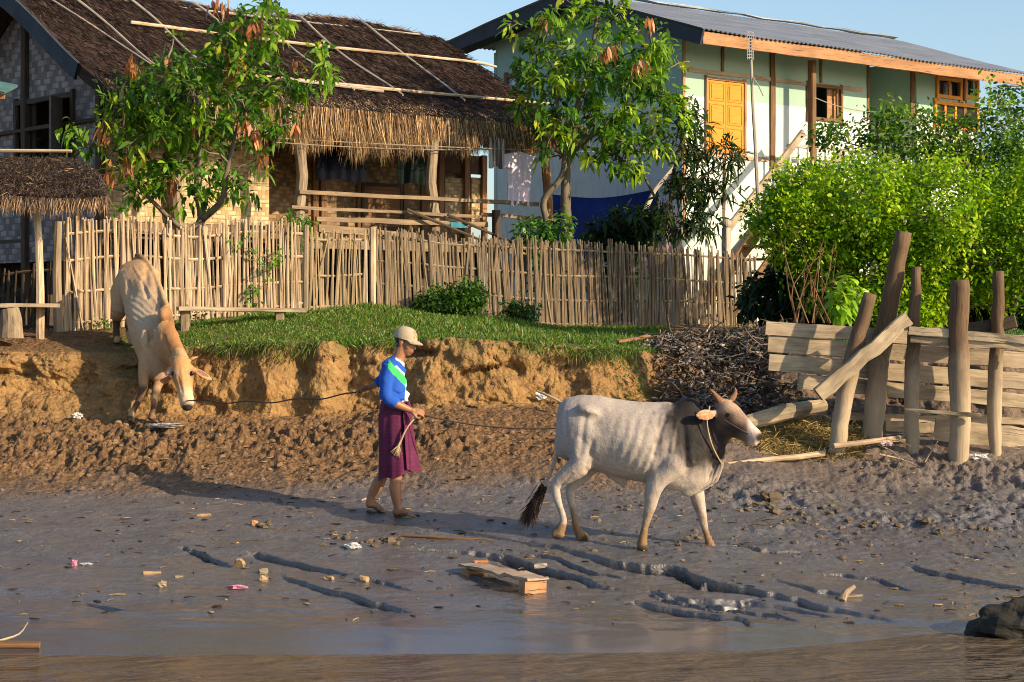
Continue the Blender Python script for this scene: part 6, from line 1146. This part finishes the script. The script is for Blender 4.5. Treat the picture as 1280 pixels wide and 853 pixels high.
def hand(w, d, palm_n, curl, thumb_side, sc=1.0):
    """w wrist, d hand direction, palm_n palm normal; four curled fingers and a thumb from the side"""
    d = np.array(d, float); d /= np.linalg.norm(d); pn = np.array(palm_n, float); pn -= d*(pn@d); pn /= np.linalg.norm(pn); s = np.cross(d, pn)*thumb_side
    R = np.stack([d, s, pn], 1); mb.ell(w+d*.045*sc, (.052*sc, .040*sc, .017*sc), R, n=16, m=10); limb(mb, [w-d*.01, w+d*.02], [.025, .024])
    for i, (o, l) in enumerate(((.028, .92), (.010, 1.), (-.009, .95), (-.027, .78))):
        k = w+d*.085*sc+s*o*sc; a = np.cumsum([.5, .9, .9])*curl; p = [w+d*.04*sc+s*o*.8*sc, k]; r = [.011, .0095]
        for an, ll in zip(a, (.040, .026, .022)): p.append(p[-1]+(d*math.cos(an)+pn*math.sin(an))*ll*l*sc); r.append(.0088)
        r[-1] = .0075; limb(mb, p, r, 8)
    b0 = w+d*.022*sc+s*.030*sc; p = [b0, b0+d*.025+s*.022+pn*.006, b0+d*.050+s*.024+pn*.020, b0+d*.068+s*.008+pn*.034]; limb(mb, p, [.014, .012, .0105, .0085], 8)
dR = np.array((1, .10, -.20)); hand(AR[-1], dR, (-.1, .75, -.65), 1.05, -1); dL = np.array((-1, -.15, -.25)); hand(AL[-1], dL, (.0, -.5, -.8), 1.1, 1)
hR, hL = AR[-1]+dR/np.linalg.norm(dR)*.085+np.array((-.1, .75, -.65))*.030, AL[-1]+dL/np.linalg.norm(dL)*.085+np.array((0, -.5, -.8))*.030
loft(mb, [(*L(494, 498), .13, .10), (*L(493, 512), .155, .115), (*L(493, 524), .15, .11), (*L(493, 532), .12, .09)], 18, up=(-1, 0, 0))
LR = [L(496, 525, -.07), L(498, 560, -.08), L(496, 590, -.09), L(495, 606, -.09), L(497, 622, -.09), L(499, 632, -.09)]; limb(mb, LR, [.078, .066, .050, .055, .040, .034])
LL = [L(490, 525, .07), L(485, 560, .09), L(479, 588, .09), L(472, 602, .09), L(464, 616, .09), L(461, 625, .09)]; limb(mb, LL, [.078, .066, .050, .055, .040, .033])
mb.ell(L(499, 633, -.09), (.045, .035, .035)); mb.ell(L(462, 627, .09), (.042, .034, .034))
def foot(heel, toe, y):
    a, b_ = L(*heel, y), L(*toe, y); d = (b_-a); ln = np.linalg.norm(d); d = d/ln; limb(mb, [a, a+d*ln*.35+(0, 0, .018), a+d*ln*.72+(0, 0, .004)], [.034, .034, .030]); mb.ell(a+d*ln*.70, (.055, .044, .020), rotm(d))
    for k in range(5): q = a+d*ln*(.78-.03*k*(k > 1)); o = (-.034+.017*k)*(1 if y < 0 else 1); mb.tube([q+(0, -o, 0), q+d*(.045-.006*k)+(0, -o*1.1, -.004)], [.012-.001*k, .009], 8); mb.ell(q+d*(.045-.006*k)+(0, -o*1.1, -.004), (.010,)*3)
foot((496, 635), (519, 640), -.09); foot((461, 628), (481, 638), .09)
V, N_, Fs = remesh(mb, .0062, 2, .5)
c = np.tile((.29, .135, .065), (len(V), 1)); nz = fbm(V[:, 0]*8, V[:, 1]*8, V[:, 2]*8, 3); c = c*(1+.12*nz)[:, None]
hl = (V-HC0)@hdn
face = hl[:, 0] > .02
c = blend(c, (.20, .07, .05), np.exp(-(((hl[:, 2]+.071)/.010)**2+(hl[:, 1]/.026)**2))*face); c = blend(c, (.03, .02, .015), np.clip(sum(np.exp(-(((hl[:, 2]-.026)/.006)**2+((hl[:, 1]-s*.032)/.020)**2)) for s in (-1, 1)), 0, 1)*face)
hair = ((hl[:, 2] > .0) & (hl[:, 0] < .025)) | ((hl[:, 0] < -.02) & (hl[:, 2] > -.06) & (np.abs(hl[:, 1]) < .08)); hair &= (hl[:, 2] > -.085) & (np.linalg.norm(hl, axis=1) < .14); hair &= ~((np.abs(hl[:, 0]+.008) < .024) & (np.abs(hl[:, 1]) > .068) & (hl[:, 2] < .02))
c = blend(c, (.012, .010, .010), hair.astype(float)); c = blend(c, (.10, .065, .045), sst(627, 634, 640-V[:, 2]*142+nz*4)*.6)
bm2 = MB(); bm2.add(V, Fs, 0, None, c); bm2.build('body', M_skin, man, smooth=True, local=True)
for s in (-1, 1): mb = MB(); mb.ell(hp_(.076, s*.031, .006), (.007, .012, .0055), hdn); mb.build('eye', M_eye, man, smooth=True, local=True)
# cap
M_cap = vcol('cap_cloth', .9, 0, .12, 40., .2, .3); mb = MB(); CP = []
for v in np.linspace(0, 1, 9):
    z = .022+.113*math.sin(v*math.pi/2)*1.0; rr = math.cos(v*math.pi/2)**.75; CP.append([hp_(-.012+.113*rr*math.cos(a)*1.0, .089*rr*math.sin(a), z+(.006 if v < .1 else 0)) for a in np.linspace(0, 2*np.pi, 33)])
CP = np.array(CP); cc = np.tile((.42, .34, .24), (9*33, 1)).reshape(9, 33, 3); 
for i in range(2, 6):
    for j in (30, 31, 32, 0, 1, 2): 
        if (i+j) % 2 == 0: cc[i, j] = (.42, .12, .06)
mb.grid(CP, col=cc.reshape(-1, 3), flip=False); mb.grid(CP-(CP-HC0)*.04, col=cc.reshape(-1, 3), flip=True)
cap = mb.build('cap', M_cap, man, smooth=True, local=True)
mb = MB(); BR = []
for v in np.linspace(0, 1, 7): BR.append([hp_(-.010+.108*math.cos(a)+v*.070*math.cos(a*.9)**.7, .086*math.sin(a)*(1-.10*v), .036-.012*v*v-.012*abs(math.sin(a))*v) for a in np.linspace(-1.15, 1.15, 17)])
BR = np.array(BR); mb.grid(BR, col=(.40, .32, .22)); mb.grid(BR-Z3*.006, col=(.30, .24, .17), flip=True); br_ = mb.build('brim', M_cap, cap, smooth=True, local=True)
# shirt: blue with green sash, white collar and side
mb = MB()
loft(mb, [(*L(496, 501), .145, .112), (*L(494, 492), .150, .118), (*L(491, 478), .150, .115), (*L(491, 464), .168, .116), (*L(493.5, 453.5), .180, .100), (*L(496, 448.5), .118, .078), (*L(498, 445), .068, .062)], 26, up=(-1, 0, 0))
limb(mb, [L(489, 456, -.155), L(485, 477, -.208), L(486, 492, -.230), L(494, 498, -.226)], [.066, .058, .055, .052]); limb(mb, [L(492, 459, .16), L(481, 467, .23), L(476, 472, .262), L(471, 475, .258)], [.070, .058, .053, .048])
V, N_, Fs = remesh(mb, .007, 3, .5); V = V+N_*(.010*np.sin(V[:, 2]*55+V[:, 0]*25+fbm(V[:, 0]*7, V[:, 1]*7, V[:, 2]*7, 2)*8)*sst(-.1, .3, vn(V[:, 0]*6, V[:, 1]*6, V[:, 2]*5)))[:, None]+N_*.004*fbm(V[:, 0]*20, V[:, 1]*20, V[:, 2]*20, 2)[:, None]
pxv = 495+V[:, 0]*142; pyv = 640-V[:, 2]*142; c = np.tile((.018, .085, .42), (len(V), 1)); arm = near(V, [L(484, 474, -.215), L(486, 492, -.234), L(494, 498, -.228)], .066, .072)
tors = 1-arm; q_ = (pyv-449)-(pxv-488)*1.15; c = blend(c, (.05, .48, .13), (np.abs(q_-2.5) < 6.0)*tors*(V[:, 1] < .02)*(pxv > 487)*1.); c = blend(c, (.62, .66, .68), ((q_ < -3.8)&(q_ > -7)&(pxv > 492))*tors*(V[:, 1] < .02)*(pyv > 453)); c = blend(c, (.66, .68, .70), ((pxv > 507) & (pyv > 476))*tors*sst(-.5, .2, vn(V[:, 0]*30, V[:, 2]*25)+.2)); c = blend(c, (.62, .64, .66), near(V, [L(490, 447, 0), L(498, 446, -.075), L(506, 451, -.05), L(507, 453, .03)], .018, .024)); c = blend(c, (.66, .68, .70), ((pyv > 497) & (V[:, 0] > .06))*tors)
bm2 = MB(); bm2.add(V, Fs, 0, None, c); bm2.build('shirt', vcol('shirt_cloth', .85, 0, .10, 50., .2, .2), man, smooth=True, local=True)
# sarong: wrapped tube with folds
rows = [(498, 494, .125, .155), (506, 494, .135, .175), (520, 494, .145, .176), (540, 496, .152, .176), (560, 498, .160, .174), (575, 500, .172, .172), (588, 502, .182, .162)]
K = crom(np.array(rows, float), 6); A = np.linspace(0, 2*np.pi, 72); S1 = []; S2 = []
for i, (py, px, rx, ry) in enumerate(K):
    v = i/(len(K)-1); row = []
    for a in A:
        f = 1+(.05*math.sin(a*5+v*3+.5)+.028*math.sin(a*11+v*5))*(.35+.9*v); x = rx*math.cos(a)*f; y = ry*math.sin(a)*f; top = L(px, py); zz = 0
        if v > .55: zz = (v-.55)*(-.10*math.cos(a)*(-1)-.02)
        zz += .012*math.sin(a*5+1)*v; row.append(top+np.array((x-.01*v, y, zz if 1 else 0)))
    S1.append(row)
S1 = np.array(S1); mb = MB(); ctr = S1.mean(1, keepdims=True); st_ = np.zeros((*S1.shape[:2], 3)); st_[..., 0] = A[None]*.2; st_[..., 1] = S1[..., 2]
mb.grid(S1, st=st_); mb.grid(S1-(S1-ctr)*.04, flip=True, st=st_); mb.grid(np.stack([S1[-1], (S1-(S1-ctr)*.04)[-1]]), st=None)
fl_ = [[L(505+3*u, 503+78*v+4*u)+(.0+.035*v+.03*u*v, -.178-.014*math.sin(u*6+v*3)+.07*u, 0) for u in np.linspace(0, 1, 8)] for v in np.linspace(0, 1, 16)]; mb.grid(np.array(fl_)); mb.grid(np.array(fl_)+(0, .006, 0), flip=True)
mb.tube([L(509, 499, -.10), L(512, 503, -.11), L(510, 508, -.12)], [.018, .024, .014], 8)
m, nt, bs = newmat('purple_check'); x = nd(nt, 'ShaderNodeSeparateXYZ', {0: vec(nt, 'obj')}); g1 = mth(nt, 'LESS_THAN', mth(nt, 'FRACT', mth(nt, 'MULTIPLY', x.outputs[2], 28.)), .15); nn = noise(nt, vec(nt, 'obj'), 12., 4)
c = ramp(nt, nn, [(.3, (.085, .014, .045)), (.7, (.13, .024, .07))]); c = mixc(nt, mth(nt, 'MULTIPLY', g1, .35), c, (.05, .01, .03)); nt.links.new(c, bs.inputs['Base Color']); bs.inputs['Roughness'].default_value = .85; bs.inputs['Specular IOR Level'].default_value = .2; bump(nt, bs, nn, .3, .01)
mb.build('sarong', m, man, smooth=True, local=True)
M_sole = plain('flip_flop', (.05, .04, .035), None, .8, 6)
for hx, hy, tx, ty, y in ((494, 637.5, 520, 642.5, -.09), (458, 634, 483, 640, .09)):
    mb = MB(); a, b_ = L(hx, hy, y), L(tx, ty, y); mb.beam(a-(0, 0, .015), b_-(0, 0, .012), .095, .014, Z3, seg=4); s_o = mb.build('sandal', M_sole, man, local=True)
    mb = MB(); m_ = a*.35+b_*.65; mb.tube([a*.5+b_*.5+(0, -.05, .0), m_+(0, -.02, .04), b_*.85+a*.15+(0, 0, .01)], .006, 5, sm=3); mb.tube([a*.5+b_*.5+(0, .05, .0), m_+(0, .02, .04), b_*.85+a*.15+(0, 0, .01)], .006, 5, sm=3); mb.build('strap', M_sole, s_o, local=True)
# ropes
MW = lambda v: np.array(v)+np.array((-1.02, 17.5, mz0))
def sagrope(name, a, b_, sag, r, mat, label, extra=None, n=30):
    pts = [a*(1-s)+b_*s-Z3*sag*4*s*(1-s)+Z3*.012*math.sin(s*23)+np.array((0, .01*math.sin(s*31), 0)) for s in np.linspace(0, 1, n)]
    mb = MB(); mb.tube((extra or [])+pts, r, 6, jit=.08); return tag(mb.build(name, mat), label, 'rope')
sagrope('lead_rope', MW(hL), P(234, 500, 20.26), .05, .0075, M_ropedark, 'dark lead rope from the man\'s back hand to the tan cow')
rc = Matrix.Rotation(math.radians(-9), 3, 'Z'); wc = lambda v: np.array(rc @ Vector(v))+np.array(cow.location)
a = MW(hR); far = [wc(W(700, 533, .42)), wc(W(800, 520, .45)), wc(W(890, 530, .3)), wc(W(945, 540, .02))]
pts = [a*(1-s)+far[0]*s-Z3*.05*4*s*(1-s) for s in np.linspace(0, 1, 16)]+far[1:]; mb = MB(); mb.tube(pts, .0075, 6, sm=2, jit=.06); tag(mb.build('lead_rope', M_ropedark), 'dark lead rope from the man\'s front hand along the far side of the white cow', 'rope')
mb = MB(); e = [MW(hR), MW(L(516, 522, -.21)), MW(L(508, 534, -.21)), MW(L(503, 545, -.20)), MW(L(500, 551, -.2))]; mb.tube(e, [.007, .007, .008, .010, .012], 7, sm=5)
O = np.array(e[-1])+rng.normal(0, .006, (160, 3)); 
for i in range(60): d = np.array((-.35, 0, -1))+rng.normal(0, .28, 3); d /= np.linalg.norm(d); l = random.uniform(.04, .10); mb.tube([O[i], O[i]+d*l*.5, O[i]+d*l+(0, 0, -.01)], [.003, .0025, .0015], 4)
tag(mb.build('rope_end', M_rope), 'frayed pale rope end dangling from the man\'s front hand', 'rope')
# ---- shared phrases for things that come in numbers
GR = {'wood chunk': 'wood scraps on the grey mud', 'fence': 'bamboo fences along the bank', 'rock': 'rocks and stones', 'stick': 'loose sticks', 'branch': 'pale branches', 'litter': 'small litter on the mud', 'rope': 'ropes in the man\'s hands', 'cow': 'cows led by the man', 'house': 'houses behind the fence', 'tree': 'trees behind the fence', 'bush': 'bushes', 'plant': 'plants along the fence', 'cloth': 'washing on the verandah', 'washing line': 'lines along the verandah', 'bench': 'rough plank benches'}
for o in list(C.objects):
    if o.parent is None and o.get('category') in GR and not o.get('group'):
        if sum(1 for q in C.objects if q.parent is None and q.get('category') == o['category']) > 1: o['group'] = GR[o['category']]
